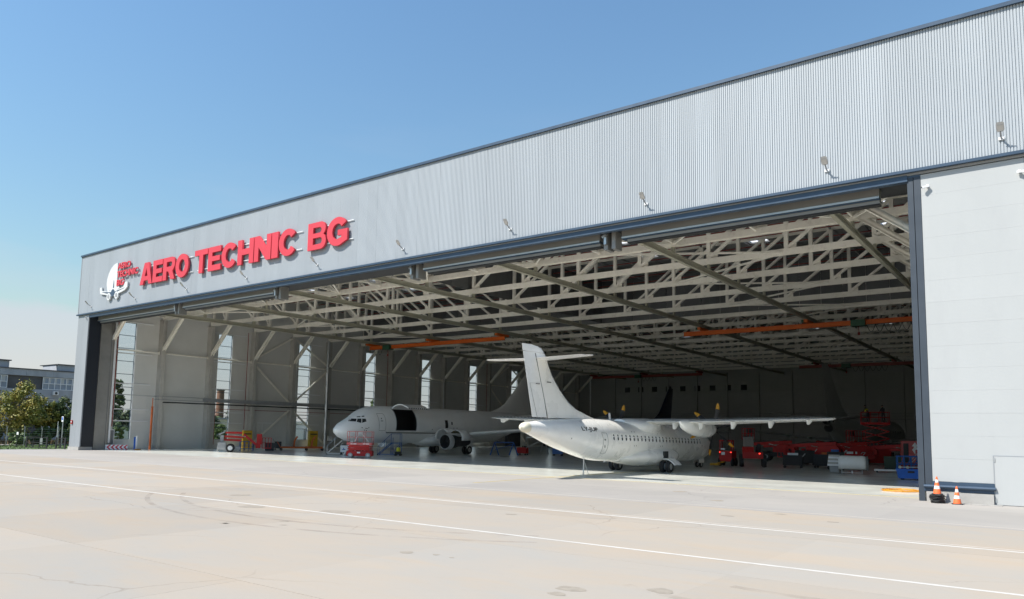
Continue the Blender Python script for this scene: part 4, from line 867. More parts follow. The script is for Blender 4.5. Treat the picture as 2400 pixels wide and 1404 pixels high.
def engine(root, sd, m, opened):
    e = MB(); o3 = (sd * 4.83, 0, 0)
    zc = 1.52
    if opened:
        en = MB().lathe([(.80, 0), (.86, .10), (.88, .35), (.86, .75)], (sd * 4.83, -11.6, zc), (0, -1, 0), 32).lathe([(.80, 0), (.755, .08)], (sd * 4.83, -11.6, zc), (0, -1, 0), 32).build('inlet_lip', M['lip'], root, 60)
        MB().lathe([(.755, .081), (.70, .3), (.70, .9)], (sd * 4.83, -11.6, zc), (0, -1, 0), 32).build('inlet_duct', M['dark'], en, 60)
        MB().lathe([(.78, .751), (.74, 1.6), (.60, 2.2), (.52, 3.6), (.34, 4.2)], (sd * 4.83, -11.6, zc), (0, -1, 0), 24, False, True).build('engine_core', M['dark'], en, 60)
        MB().lathe([(.70, .92), (.02, .90)], (sd * 4.83, -11.6, zc), (0, -1, 0), 24).build('fan_disc', M['dark'], en)
        MB().lathe([(.2, .92), (.12, .6), (.02, .5)], (sd * 4.83, -11.6, zc), (0, -1, 0), 14).build('fan_spinner', M['dark'], en, 50)
        fb = MB()
        for k in range(22):
            a = 2 * pi * k / 22; fb.bar((sd * 4.83 + cos(a) * .2, -12.45, zc + sin(a) * .2), (sd * 4.83 + cos(a + .12) * .69, -12.4, zc + sin(a + .12) * .69), .09, .02, (0, 1, .5))
        fb.build('fan_blades', M['black'], en)
        # open fan cowls, hinged at the top and swung up either side
        for s2, sw_, len_ in ((1, 1.05, 2.0), (-1, .95, 1.7)):
            px, pz = sd * 4.83 + s2 * .22, zc + .98; R = []
            for yk in (0, .35, len_ * .6, len_):
                rr = []
                rad = .98 if yk < len_ else .9
                for th in (0, 25, 50, 75, 100, 125, 150):
                    a = radians(90 - th); lx_, lz_ = cos(a) * rad - .0, sin(a) * rad - .98
                    ca, sa = cos(radians(52) * sw_), sin(radians(52) * sw_)
                    X_, Z_ = lx_ * ca - lz_ * sa, lx_ * sa + lz_ * ca
                    rr.append((px + s2 * X_, -12.3 - yk, pz + Z_))
                R.append(rr)
            ob = MB().rings(R, closed=False).build('fan_cowl', M['plane_grey'] if s2 * sd < 0 or True else m, root, 50, fix=False)
            sol = ob.modifiers.new('thick', 'SOLIDIFY'); sol.thickness = .05; ob.data.materials.append(M['olive']); sol.material_offset = 1 if s2 < 0 else 0
    else:
        en = MB().lathe([(.80, 0), (.88, .12), (.93, .6), (.92, 1.6), (.72, 2.9), (.5, 3.9), (.36, 4.3)], (sd * 4.83, -11.5, zc), (0, -1, 0), 28, False, True).lathe([(.80, 0), (.72, .5)], (sd * 4.83, -11.5, zc), (0, -1, 0), 28).lathe([(.72, .5), (.02, .48)], (sd * 4.83, -11.5, zc), (0, -1, 0), 28).build('engine', m, root, 60)
    MB().prism([(sd * 4.83 - .14, -12.6, 2.3), (sd * 4.83 - .14, -16.2, 2.2), (sd * 4.83 - .14, -16.2, 2.6), (sd * 4.83 - .14, -14.6, 2.55)], (.28, 0, 0)).build('pylon', m, root)
J = thing('cargo_jet', 'pale grey freighter jet with its big side cargo door raised, nose towards the apron', 'airplane', (-60.4, 50.9, 0), radians(-179))
NA = 60
bm_ = MB(); LQ = [(q[0], q[1:]) for q in JD]; rg = [ring(s, q, NA) for s, q in LQ]
vs_ = [p for r in rg for p in r]; fs_ = []
CD = (7.01, 10.21)
def in_door(i): a = (i + .5) * 360 / NA; return 234 < a < 324          # angle measured from the crown, port side
for k in range(len(rg) - 1):
    sm_ = (LQ[k][0] + LQ[k + 1][0]) / 2
    for i in range(NA):
        if CD[0] < sm_ < CD[1] and 252 <= (i + .5) * 6 <= 330: continue
        fs_.append((k * NA + i, k * NA + (i + 1) % NA, (k + 1) * NA + (i + 1) % NA, (k + 1) * NA + i))
fs_.append(tuple(range(NA - 1, -1, -1))); bm_.add(vs_, fs_)
fo = bm_.build('fuselage', M['plane_grey'], J, 60)
# dark lining of the hold behind the opening
b = MB(); R = []
for s in (5.6, 7.0, 8.6, 10.2, 13.5):
    R.append([(sin(radians(a)) * 1.80, -s, 3.30 + cos(radians(a)) * 1.92) for a in range(-20, 116, 8)] + [(1.80, -s, 2.5), (-1.8, -s, 2.46)])
b.rings(R, closed=False); b.quad(*[p for p in R[-1]]); b.quad(*[p for p in R[0]])
b.build('hold_lining', M['lining'], J, 50, fix=False)
MB().box(-1.84, 1.8, -13.4, -5.7, 2.38, 2.455).build('hold_floor', M['dark'], J)
b = MB()
for a0 in (252,):
    for s in CD: b.path([(sin(radians(a)) * 1.895, -s, 3.305 + cos(radians(a)) * 2.02) for a in range(252, 331, 6)], .035, 6)
for a in (252, 330): b.tube((sin(radians(a)) * 1.895, -CD[0], 3.305 + cos(radians(a)) * 2.02), (sin(radians(a)) * 1.895, -CD[1], 3.305 + cos(radians(a)) * 2.02), .035, n=6)
b.build('cargo_frame', M['grey'], J, 50)
# raised cargo door: same curved panel turned about its hinge near the crown
hx, hz = sin(radians(330)) * 1.90, 3.305 + cos(radians(330)) * 2.02
R = []; R2 = []
rot = radians(72)
for s in (7.05, 8.0, 9.0, 10.17):
    r1 = []; r2_ = []
    for a in range(252, 331, 6):
        for rr, dst in ((1.0, r1), (.94, r2_)):
            x, z = sin(radians(a)) * 1.90 * rr - hx, 3.305 + cos(radians(a)) * 2.02 * rr - hz
            dst.append((hx + x * cos(rot) + z * sin(rot) * 1.0, -s, hz - x * sin(rot) + z * cos(rot)))
    R.append(r1 + r2_[::-1])
cdm = MB().rings(R, True, True).build('cargo_door', M['plane_grey'], J, 50)
lt = MB()
for k in range(9):
    p = R[0][0]; lt.cbox((p[0] - .02, -7.3 - k * .34, p[2] - .06), (.08, .08, .12))
lt.build('latch', M['black'], cdm)
# flight-deck glass, door, openings
PORT = -1
for q in ([(1.70, 3.83), (2.16, 3.83), (1.90, 3.52), (1.30, 3.55)], [(2.22, 3.84), (2.54, 3.84), (2.34, 3.38), (1.95, 3.50)], [(2.60, 3.84), (2.93, 3.84), (2.92, 3.55), (2.42, 3.40)]):
    for sd in (1, -1): patch(JD, q, sd, .01, 4).build('cockpit_pane', M['window'], J)
for q in ([(2.36, 4.06), (2.62, 4.10), (2.56, 3.99), (2.28, 3.97)], [(2.72, 4.12), (2.95, 4.16), (2.90, 4.04), (2.66, 4.02)]):
    for sd in (1, -1): patch(JD, q, sd, .01, 2).build('eyebrow_pane', M['window'], J)
outline(JD, [(4.42, 4.43), (5.2, 4.45), (5.40, 4.2), (5.46, 2.65), (4.55, 2.63), (4.46, 3.6)], PORT, .012, .03).build('door_seam', M['seam'], J)
b = MB(); patch(JD, [(4.80, 3.97), (4.92, 3.97), (4.92, 3.85), (4.80, 3.85)], PORT, .014, 1, b); patch(JD, [(4.72, 3.68), (5.05, 3.68), (5.05, 3.62), (4.72, 3.62)], PORT, .02, 1, b)
for s, z in ((2.75, 2.88), (2.9, 2.87), (2.6, 2.7), (2.85, 2.65), (2.3, 2.95), (3.1, 2.95), (12.84, 2.9), (16.6, 3.1), (17.2, 3.1)): patch(JD, [(s, z), (s + .1, z), (s + .1, z - .09), (s, z - .09)], PORT, .012, 1, b)
b.build('probe', M['black'], J)
b = MB(); patch(JD, [(15.08, 3.95), (15.58, 3.97), (15.62, 3.03), (15.12, 3.02)], PORT, .012, 4, b); b.build('open_exit', M['black'], J)
patch(JD, [(16.2, 3.78), (16.42, 3.78), (16.42, 3.42), (16.2, 3.42)], PORT, .012, 2).build('cabin_window', M['black'], J)
patch(JD, [(14.2, 2.75), (16.9, 2.75), (16.9, 2.45), (14.2, 2.45)], PORT, .02, 4).build('panel_opening', M['column'], J)
for sd in (1, -1):
    jet_wing(J, M['plane_grey'], sd)
jet_tail(J, M['plane_grey'], M['plane_grey']); jet_gear(J); engine(J, -1, M['plane_grey'], True); engine(J, 1, M['plane_grey'], False)
bf = [(11.8, .6, 2.0, 1.25), (12.8, 1.7, 2.35, 1.0), (14, 2.05, 2.5, .92), (17, 2.1, 2.5, .9), (20, 1.95, 2.35, 1.0), (21.5, 1.2, 1.9, 1.25)]
MB().rings([ring(q[0], q[1:], 28) for q in dense(bf, .4)], True, True).build('belly_fairing', M['plane_grey'], J, 60)
def far_jet(name, lbl, loc, rz, m, fm):
    t = thing(name, lbl, 'airplane', loc, rz)
    MB().rings([ring(q[0], q[1:], 28) for q in JD[:-2]], True, False).build('fuselage', m, t, 60)
    MB().lathe([(.24, 0), (.18, .35), (.10, .36)], (0, -36.2, 4.5), (0, -1, 0), 14, True, True).build('exhaust', M['dark'], t, 50)
    MB().rings([ring(q[0], q[1:], 20) for q in dense(bf, .6)], True, True).build('belly_fairing', m, t, 60)
    for sd in (1, -1): jet_wing(t, m, sd); engine(t, sd, m, False)
    jet_tail(t, m, fm); jet_gear(t)
    for sd in (1, -1):
        for k in range(12): patch(JD, [(7 + k * 1.5, 3.75), (7.28 + k * 1.5, 3.75), (7.28 + k * 1.5, 3.4), (7 + k * 1.5, 3.4)], sd, .012, 1).build('cabin_window', M['window'], t)
    return t
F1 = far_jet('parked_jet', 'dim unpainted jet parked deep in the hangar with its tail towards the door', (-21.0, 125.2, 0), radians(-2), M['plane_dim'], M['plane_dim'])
for sd in (1, -1): MB().lathe([(.26, 0), (.26, .03)], (sd * .38, -35.0, 4.55), (sd * .4, -1, 0), 14, True, True).build('service_opening', M['black'], F1)
MB().lathe([(.5, 0), (.48, .05)], (0, -34.8, 3.75), (0, -1, -.5), 14, True, True).build('lower_opening', M['black'], F1)
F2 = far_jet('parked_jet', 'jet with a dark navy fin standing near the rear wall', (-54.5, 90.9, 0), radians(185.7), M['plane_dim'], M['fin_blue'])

# ================================================================= overhead cranes
def crane(lbl, x0, x1, y, hx, cable, mc='orange'):
    t = thing('bridge_crane', lbl, 'crane', ((x0 + x1) / 2, y, 14.05), 0, 'orange bridge cranes under the roof'); xm = (x0 + x1) / 2
    MB().ibeam((x0 - xm, 0, 0), (x1 - xm, 0, 0), .26, .48, .05).build('bridge_beam', M[mc], t)
    for xx in RX:
        if x0 - .5 < xx < x1 + .5:
            MB().cbox((xx - xm, .2, .42), (.34, 2.4, .28)).build('end_truck', M[mc], t)
            MB().cbox((xx - xm - .3, -.7, .45), (.3, .3, .26)).build('drive_motor', M['green'], t)
    h = MB().cbox((hx - xm, 0, -.05), (1.3, .9, .62)).build('hoist', M['green'], t)
    MB().tube((hx - xm, 0, -.36), (hx - xm, 0, -1.0), .03, n=6).cbox((hx - xm, 0, -1.1), (.2, .12, .28)).build('hook_block', M['redpipe'], h)
    f = MB(); cx0, cx1 = cable; n = max(3, int(abs(cx1 - cx0) / .75)); f.bar((cx0 - xm, -.3, -.28), (cx1 - xm, -.3, -.28), .03)
    for k in range(n):
        a = cx0 + (cx1 - cx0) * k / n - xm; w_ = (cx1 - cx0) / n
        f.path([(a + w_ * i / 6, -.3, -.3 - .75 * sin(pi * i / 6)) for i in range(7)], .025, 5)
    f.build('festoon_cable', M['black'], t)
crane('orange bridge crane above the cargo jet with looped cables at its left end', -78.6, -54.8, 72.0, -75.0, (-78.2, -75.8))
crane('long orange bridge crane on the right with green hoist, reaching the door post', -34.8, -9.2, 79.3, -16.4, (-15.6, -9.4))
crane('dark red-orange crane far back on the right near the rear wall', -35.2, -9.2, 125.8, -28, (-27, -22), 'redpipe')
crane('dull orange crane far back on the left near the rear wall', -78.4, -54.8, 133, -68, (-67, -64), 'redpipe')

# ================================================================= ground equipment
def rails(b, x0, x1, y0, y1, z0, z1, r=.03, mid=True, n=3):
    for z in ((z1, (z0 + z1) / 2) if mid else (z1,)):
        for p, q in (((x0, y0), (x1, y0)), ((x1, y0), (x1, y1)), ((x1, y1), (x0, y1)), ((x0, y1), (x0, y0))): b.tube((p[0], p[1], z), (q[0], q[1], z), r, n=6)
    for i in range(n):
        x = x0 + (x1 - x0) * i / (n - 1)
        for y in (y0, y1): b.tube((x, y, z0), (x, y, z1), r, n=6)
    return b
def scissor(lbl, loc, rz, L_, W_, zb, zdeck, m, mr, label_plate=True, pairs=3, group=None):
    t = thing('scissor_lift', lbl, 'scissor lift', loc, rz, group)
    MB().box(-L_ / 2, L_ / 2, -W_ / 2, W_ / 2, .16, zb).box(-L_ / 2 + .2, L_ / 2 - .2, -W_ / 2 - .02, -W_ / 2, .3, zb - .08).build('chassis', m, t)
    for x in (-L_ / 2 + .38, L_ / 2 - .38):
        for y in (-W_ / 2 + .02, W_ / 2 - .02): 
            o = MB().lathe([(.12, -.09), (.23, -.09), (.24, 0), (.23, .09), (.12, .09)], (x, y, .24), (0, 1, 0), 18).build('wheel', M['grey'], t, 45); MB().lathe([(.01, -.1), (.12, -.095), (.12, .095), (.01, .1)], (x, y, .24), (0, 1, 0), 14).build('hub', M['hub'], o)
    hgt = (zdeck - zb) / pairs
    for k in range(pairs):
        z0, z1 = zb + k * hgt + .04, zb + (k + 1) * hgt
        s_ = min(L_ * .92, sqrt(max(.2, (L_ * .95) ** 2 - hgt ** 2))) / 2
        b = MB()
        for y in (-W_ / 2 + .12, W_ / 2 - .12): b.bar((-s_, y, z0), (s_, y, z1), .06, .13, (0, 1, 0)).bar((s_, y + .07, z0), (-s_, y + .07, z1), .06, .13, (0, 1, 0))
        for x in (-s_, s_): b.tube((x, -W_ / 2 + .1, z0), (x, W_ / 2 - .1, z0), .04, n=8)
        b.build('scissor_stage', m, t)
    MB().box(-L_ / 2, L_ / 2, -W_ / 2, W_ / 2, zdeck, zdeck + .22).build('platform', mr, t)
    b = rails(MB(), -L_ / 2 + .04, L_ / 2 - .04, -W_ / 2 + .04, W_ / 2 - .04, zdeck + .22, zdeck + 1.28, .026, True, 4); b.build('guard_rail', mr, t, 40)
    return t
sl_ = scissor('faded red scissor lift folded down in front of the grey jet nose', (-55.6, 50.15, 0), radians(38), 2.45, 1.15, .62, 1.22, M['red'], M['pinkred'])
MB().box(-1.0, .95, -.60, -.577, .70, .92).box(-1.0, .95, -.60, -.577, .95, 1.18).build('side_plate', M['red'], sl_)
MB().tube((-.5, -.54, 1.5), (.05, -.54, 2.48), .022, n=6).tube((.05, -.54, 2.48), (.9, -.54, 1.5), .022, n=6).build('folded_rail', M['white'], sl_, 40)
pb = MB()
for x, w_ in ((-.85, .14), (-.68, .05), (-.58, .3), (.35, .22), (.62, .34)): pb.box(x, x + w_, -.592, -.576, 1.29, 1.36)
pb.box(-.2, .1, -.60, -.577, .42, .56).build('marking', M['white'], sl_)
bs = scissor('large red scissor lift raised high with two workers on its platform', (-16.4, 85.5, 0), radians(15), 2.7, 1.7, 1.9, 4.1, M['red'], M['red'], pairs=3)
MB().box(-1.3, -.1, -.89, -.851, .9, 1.8).build('side_cover', M['redpipe'], bs)
# people on the platform
def person(lbl, loc, rz, lean, mc, mv, arm):
    t = thing('person', lbl, 'person', loc, rz)
    P = dict(pel=(0, 0, .95), wa=(0, .02 + lean * .1, 1.12), ch=(0, lean * .3, 1.34), nk=(0, lean * .42, 1.50), hd=(0, lean * .5 + .03, 1.66), hl=(-.10, 0, .90), hr=(.10, 0, .90), kl=(-.12, .05, .50), kr=(.12, .02, .50), al=(-.12, -.02, .09), ar=(.12, -.03, .09), tl=(-.13, .14, .04), tr=(.13, .13, .04),
             sl=(-.19, lean * .34, 1.42), sr=(.19, lean * .34, 1.42), el=(-.24, .12 + lean * .3, 1.16), er=(.24, .14 + lean * .3, 1.18 + arm * .2), wl=(-.18, .34 + lean * .3, 1.10), wr=(.16, .38 + lean * .3, 1.2 + arm * .35))
    E_ = [('pel', 'wa', .13), ('wa', 'ch', .14), ('ch', 'nk', .07), ('nk', 'hd', .09), ('pel', 'hl', .10), ('pel', 'hr', .10), ('hl', 'kl', .07), ('hr', 'kr', .07), ('kl', 'al', .05), ('kr', 'ar', .05), ('al', 'tl', .045), ('ar', 'tr', .045), ('ch', 'sl', .07), ('ch', 'sr', .07), ('sl', 'el', .05), ('sr', 'er', .05), ('el', 'wl', .038), ('er', 'wr', .038)]
    ks = list(P); me = bpy.data.meshes.new('body'); me.from_pydata([P[k] for k in ks], [(ks.index(a), ks.index(b)) for a, b, _ in E_], []); me.materials.append(mc)
    o = bpy.data.objects.new('body', me); C.objects.link(o); o.parent = t
    sk_ = o.modifiers.new('skin', 'SKIN'); sub = o.modifiers.new('sub', 'SUBSURF'); sub.levels = sub.render_levels = 1
    rad = dict(pel=.14); 
    for a, b, r in E_: rad[b] = r
    for k, v in enumerate(me.skin_vertices[0].data): v.radius = (rad[ks[k]],) * 2; v.use_root = ks[k] == 'pel'
    hd = P['hd']
    MB().lathe([(.02, -.14), (.075, -.12), (.095, -.03), (.095, .05), (.07, .11), (.02, .13)], (hd[0], hd[1], hd[2] + .03), (0, 0, 1), 14, True, True).lathe([(.02, 0), (.012, .03)], (0, hd[1] + .09, hd[2] + .02), (0, 1, 0), 8, True, True).build('head', M['skin'], t, 60)
    MB().lathe([(.10, 0), (.10, .05), (.07, .10), (.02, .125)], (hd[0], hd[1] - .01, hd[2] + .05), (0, 0, 1), 14, False, True).build('hair', M['dark'], t, 60)
    c_ = P['ch']; MB().lathe([(.17, -.2), (.19, -.05), (.20, .06), (.10, .12)], c_, (0, -lean * .4, 1), 14).build('vest', mv, t, 60)
    for k in ('wl', 'wr'):
        w_ = Vector(P[k]); b = MB(); b.cbox(w_ + Vector((0, .05, 0)), (.06, .09, .03))
        for i in range(4): b.tube(w_ + Vector((-.024 + i * .016, .09, 0)), w_ + Vector((-.024 + i * .016, .15 - abs(i - 1.5) * .01, -.02)), .008, n=5)
        b.tube(w_ + Vector((.035, .03, 0)), w_ + Vector((.05, .08, -.01)), .009, n=5); b.build('hand', M['skin'], t)
    return t
person('worker in a yellow vest bending forward on the raised red platform', (-17.0, 85.3, 4.32), radians(60), .7, M['cloth'], M['vest'], 0)
person('worker in dark clothes standing at the right rail of the raised red platform', (-15.6, 85.6, 4.32), radians(40), .25, M['cloth'], M['cloth'], .6)

# articulated boom lift by the left wall
bl = thing('boom_lift', 'red articulated boom lift on a grey wheeled chassis in front of the left wall', 'boom lift', (-74.6, 48.4, 0), radians(56))
MB().box(-1.4, 1.0, -.75, .75, .28, .62).box(-1.35, -.5, -.7, .7, .62, 1.05).build('chassis', M['grey'], bl)
wheel_y = []
for x in (-.1, 1.1):
    for y in (-.85, .85):
        if x > 0.5: continue
for y in (-.88, .88):
    o = MB().lathe([(.24, -.13), (.43, -.12), (.46, 0), (.43, .12), (.24, .13)], (-.05, y, .46), (0, 1, 0), 22).build('wheel', M['tyre'], bl, 45)
    MB().lathe([(.01, -.10), (.08, -.16), (.12, -.12), (.26, -.13), (.26, .13), (.01, .12)], (-.05, y, .46), (0, 1, 0), 18).build('rim', M['white'], o, 45)
MB().tube((-1.35, -.6, .05), (-1.35, -.6, .6), .05, n=8).tube((-1.35, .6, .05), (-1.35, .6, .6), .05, n=8).cbox((-1.35, -.6, .04), (.25, .25, .06)).cbox((-1.35, .6, .04), (.25, .25, .06)).build('outrigger', M['galv'], bl, 40)
MB().cbox((-.95, 0, 1.35), (.35, .4, 1.0)).bar((-1.3, 0, 1.9), (-.7, 0, 2.2), .2, .16).build('turret', M['grey'], bl)
MB().bar((-.75, .05, 1.35), (1.05, .05, 1.28), .26, .22).build('lower_boom', M['red'], bl)
MB().bar((-.7, .05, 1.72), (1.35, .05, 1.62), .26, .24).build('middle_boom', M['red'], bl)
MB().bar((-.6, .05, 2.12), (1.15, .05, 2.12), .24, .22).build('upper_boom', M['red'], bl)
MB().tube((.2, -.1, 1.9), (1.5, -.1, 1.72), .04, n=8).build('hydraulic_ram', M['galv'], bl, 40)
MB().bar((1.3, .05, 1.95), (2.75, .05, .75), .24, .26).build('jib', M['red'], bl)
MB().cbox((2.95, .05, 1.45), (.55, .5, 1.15)).cbox((2.85, .05, .7), (.5, .45, .5)).build('jib_head', M['red'], bl)
bk = MB().box(3.25, 4.25, -.45, .55, .42, .50).build('basket_floor', M['red'], bl)
rails(MB(), 3.28, 4.22, -.42, .52, .5, 1.6, .022, True, 4).build('basket_rail', M['red'], bl, 40)
MB().box(4.28, 4.75, -.3, .4, .5, 1.05).build('control_box', M['dark'], bl)
def cabinet(name, lbl, cat, loc, rz, d, m, grp=None):
    t = thing(name, lbl, cat, loc, rz, grp); MB().box(-d[0] / 2, d[0] / 2, -d[1] / 2, d[1] / 2, .08, d[2]).build('body', m, t)
    MB().box(-d[0] / 2 + .04, d[0] / 2 - .04, -d[1] / 2 - .02, -d[1] / 2 - .002, .14, d[2] - .06).build('door', m, t)
    MB().box(.1, .14, -d[1] / 2 - .05, -d[1] / 2 - .021, d[2] * .45, d[2] * .6).box(-d[0] / 2 + .1, d[0] / 2 - .1, -d[1] / 2 - .026, -d[1] / 2 - .021, d[2] * .78, d[2] * .84).build('handle', M['dark'], t)
    MB().box(-d[0] / 2 + .02, d[0] / 2 - .02, -d[1] / 2 + .02, d[1] / 2 - .02, 0, .078).build('foot', M['dark'], t); return t
cabinet('storage_cabinet', 'tall yellow cabinet against the left wall behind the red boom lift', 'cabinet', (-86.2, 58.2, 0), radians(70), (1.15, .6, 2.35), M['yellow'], 'yellow cabinets')
cabinet('storage_cabinet', 'tall yellow cabinet by the wall behind the orange trailer', 'cabinet', (-86.3, 68.9, 0), radians(75), (1.2, .6, 2.4), M['yellow'], 'yellow cabinets')
rk = thing('rack', 'blue steel rack behind the wheel of the red boom lift', 'rack', (-75.2, 50.8, 0), radians(50))
b = rails(MB(), -.7, .7, -.4, .4, .1, 1.15, .03, True, 4)
for z in (.35, .75): b.box(-.7, .7, -.4, .4, z, z + .03)
b.build('rack_frame', M['blue'], rk, 40)
cabinet('parts_box', 'dark box standing beside the basket of the red boom lift', 'box', (-77.5, 55.5, 0), radians(50), (1.0, .7, .95), M['dark'])
for lbl, loc in (('small red fire box on the left wall by the grey door', (XL + .14, 40.6, 0)), ('small red fire box on the left wall beyond the pale door', (XL + .14, 65.9, 0))):
    f = thing('fire_box', lbl, 'fire box', loc, radians(90), 'red fire boxes'); MB().cbox((0, 0, 1.3), (.55, .18, .75)).build('body', M['red'], f); MB().cbox((0, -.1, 1.3), (.4, .02, .55)).build('front', M['pinkred'], f)
cabinet('control_panel', 'white control panel on the wall right of the silver pipe', 'panel', (XL + 1.3, 71.9, .9), radians(70), (.6, .25, .8), M['white'])
# chevron barrier, blue post
cb = thing('chevron_board', 'low red and white chevron barrier board at the foot of the left window', 'barrier', (-85.4, 41.2, 0), radians(62)); b = MB().box(-1.1, 1.1, 0, .05, .03, .58).build('board', M['white'], cb)
ch = MB()
for k in range(5):
    x = -1.0 + k * .42; ch.prism([(x, -.002, .31), (x + .26, -.002, .56), (x + .46, -.002, .56), (x + .2, -.002, .31), (x + .46, -.002, .05), (x + .26, -.002, .05)], (0, -.012, 0))
ch.build('chevron', M['signred'], cb); MB().box(-1.0, -.9, .06, .3, 0, .06).box(.9, 1.0, .06, .3, 0, .06).build('foot', M['dark'], cb)
bp = thing('stand_post', 'short bright blue post with a white top beside the chevron board', 'post', (-84.6, 42.9, 0)); MB().box(-.14, .14, -.14, .14, 0, 1.45).build('post', M['bluepost'], bp); MB().box(.15, .2, -.1, .1, .1, 1.6).build('edge', M['white'], bp); MB().box(.2, .75, -.25, .25, 0, .12).build('foot', M['hose'], bp)
# orange engine stand
es = thing('engine_stand', 'low orange wheeled engine stand with two upright hooks', 'engine stand', (-76.5, 59.4, 0), radians(55))
MB().bar((-2.4, -.6, .38), (2.5, -.6, .38), .12, .2).bar((-2.4, .6, .38), (2.5, .6, .38), .12, .2).bar((-2.3, -.6, .38), (-2.3, .6, .38), .12, .18).bar((.4, -.6, .38), (.4, .6, .38), .12, .18).bar((2.4, -.6, .38), (2.4, .6, .38), .12, .18).box(.5, 2.5, -.55, .55, .40, .52).build('frame', M['orange2'], es)
for x in (-.9, 1.2):
    MB().bar((x, -.6, .45), (x + .05, -.6, 1.3), .16, .22).bar((x + .05, -.6, 1.27), (x + .35, -.6, 1.75), .14, .2).build('upright', M['orange2'], es)
    MB().bar((x, .6, .45), (x + .05, .6, 1.2), .16, .22).build('upright', M['orange2'], es)
for x in (-2.4, .6, 2.5):
    for y in (-.62, .62): 
        o = MB().lathe([(.05, -.07), (.16, -.07), (.16, .07), (.05, .07)], (x, y, .16), (0, 1, 0), 14).build('caster', M['tyre'], es, 45)
MB().bar((-2.45, 0, .3), (-2.9, 0, 1.1), .08, .08).build('tow_bar', M['orange2'], es)
bkc = thing('battery_trolley', 'dark battery trolley beside the hooks of the orange stand', 'trolley', (-79.3, 58.0, 0), radians(55)); MB().box(-.4, .4, -.35, .35, .2, 1.05).build('body', M['dark'], bkc); MB().tube((-.4, -.3, 1.0), (-.65, -.3, 1.4), .03, n=6).tube((-.4, .3, 1.0), (-.65, .3, 1.4), .03, n=6).tube((-.65, -.3, 1.4), (-.65, .3, 1.4), .03, n=6).build('handle', M['grey'], bkc, 40)
for x in (-.3, .3): MB().lathe([(.04, -.38), (.1, -.38), (.1, .38), (.04, .38)], (x, 0, .1), (0, 1, 0), 12).build('wheel', M['tyre'], bkc)
# things round the jet's nose
gp = thing('power_cart', 'small white ground power cart on casters left of the red scissor lift', 'cart', (-62.3, 54.0, 0), radians(42))
MB().box(-.42, .42, -.3, .3, .3, 1.0).build('body', M['white'], gp); MB().box(-.2, .12, -.315, -.301, .52, .62).box(-.1, -.02, -.315, -.301, .62, .76).build('marking', M['blue'], gp); MB().box(-.3, .3, -.2, .2, 1.0, 1.12).build('lid', M['dark'], gp)
for x in (-.34, .34):
    for y in (-.22, .22): MB().lathe([(.03, -.04), (.1, -.04), (.1, .04), (.03, .04)], (x, y, .1), (0, 1, 0), 12).tube((x, y, .1), (x, y, .3), .03, n=6).build('caster', M['tyre'], gp, 45)
def ladder(lbl, loc, rz, h, L_, w_, m, mr, steps, grp=None):
    t = thing('access_stair', lbl, 'access stair', loc, rz, grp); b = MB()
    for y in (-w_ / 2, w_ / 2): b.bar((-L_ / 2, y, .1), (L_ * .1, y, h), .06, .1, (0, 1, 0)).tube((L_ * .1, y, .06), (L_ * .1, y, h), .035, n=6).tube((L_ / 2, y, .06), (L_ / 2, y, h), .035, n=6).bar((-L_ / 2, y, .1), (L_ / 2, y, .1), .05, .05).bar((L_ * .1, y, .12), (L_ / 2, y, h - .1), .03, .03, (0, 1, 0))
    b.box(L_ * .1, L_ / 2, -w_ / 2, w_ / 2, h - .06, h); b.build('frame', m, t, 40)
    for k in range(steps): 
        f = (k + .7) / (steps + .3); MB().cbox((-L_ / 2 + L_ * .6 * f, 0, .1 + (h - .1) * f), (.2, w_ - .06, .03)).build('step', m, t)
    b = MB()
    for y in (-w_ / 2, w_ / 2):
        b.tube((-L_ / 2, y, .9), (L_ * .1, y, h + .95), .022, n=6).tube((L_ * .1, y, h + .95), (L_ / 2, y, h + .95), .022, n=6).tube((-L_ / 2, y, .1), (-L_ / 2, y, .9), .022, n=6).tube((L_ / 2, y, h), (L_ / 2, y, h + .95), .022, n=6).tube((L_ * .1, y, h), (L_ * .1, y, h + .95), .022, n=6).tube((-L_ * .2, y, h * .5 + .1), (-L_ * .2, y, h * .5 + .95), .02, n=6)
    b.build('handrail', mr, t, 40)
    for x in (-L_ / 2, L_ / 2):
        for y in (-w_ / 2, w_ / 2): MB().lathe([(.02, -.03), (.08, -.03), (.08, .03), (.02, .03)], (x, y, .08), (0, 1, 0), 12).build('caster', M['tyre'], t, 45)
    return t
ladder('grey access stair leaning up under the tip of the jet nose', (-63.6, 54.4, 0), radians(48), 1.5, 2.6, .8, M['galv'], M['galv'], 5, 'access stairs')
ladder('blue access stair with a small platform right of the red scissor lift', (-59.2, 57.6, 0), radians(32), 1.35, 2.4, .8, M['blue'], M['blue'], 4, 'access stairs')
jk = thing('nose_jack', 'bundle of white and black jack legs under the jet nose', 'jack', (-60.3, 53.2, 0)); b = MB()
for a in (0, 2.1, 4.2): b.tube((cos(a) * .8, sin(a) * .8, .05), (0, 0, 1.55), .06, n=8)
b.tube((0, 0, .5), (0, 0, 1.9), .09, n=10).build('leg', M['white'], jk, 40); MB().cbox((.3, .3, .35), (.6, .5, .6)).build('pump', M['black'], jk)
sc = thing('fluid_cart', 'small black and yellow-green fluid cart right of the blue stair', 'cart', (-57.5, 57.2, 0), radians(30)); MB().box(-.3, .3, -.25, .25, .15, .45).build('tray', M['black'], sc); MB().lathe([(.2, .46), (.22, .55), (.2, .8), (.08, .9)], (0, 0, 0), (0, 0, 1), 14, True, True).build('tank', M['vest'], sc, 50); MB().tube((-.3, 0, .4), (-.5, 0, 1.0), .025, n=6).build('handle', M['galv'], sc)
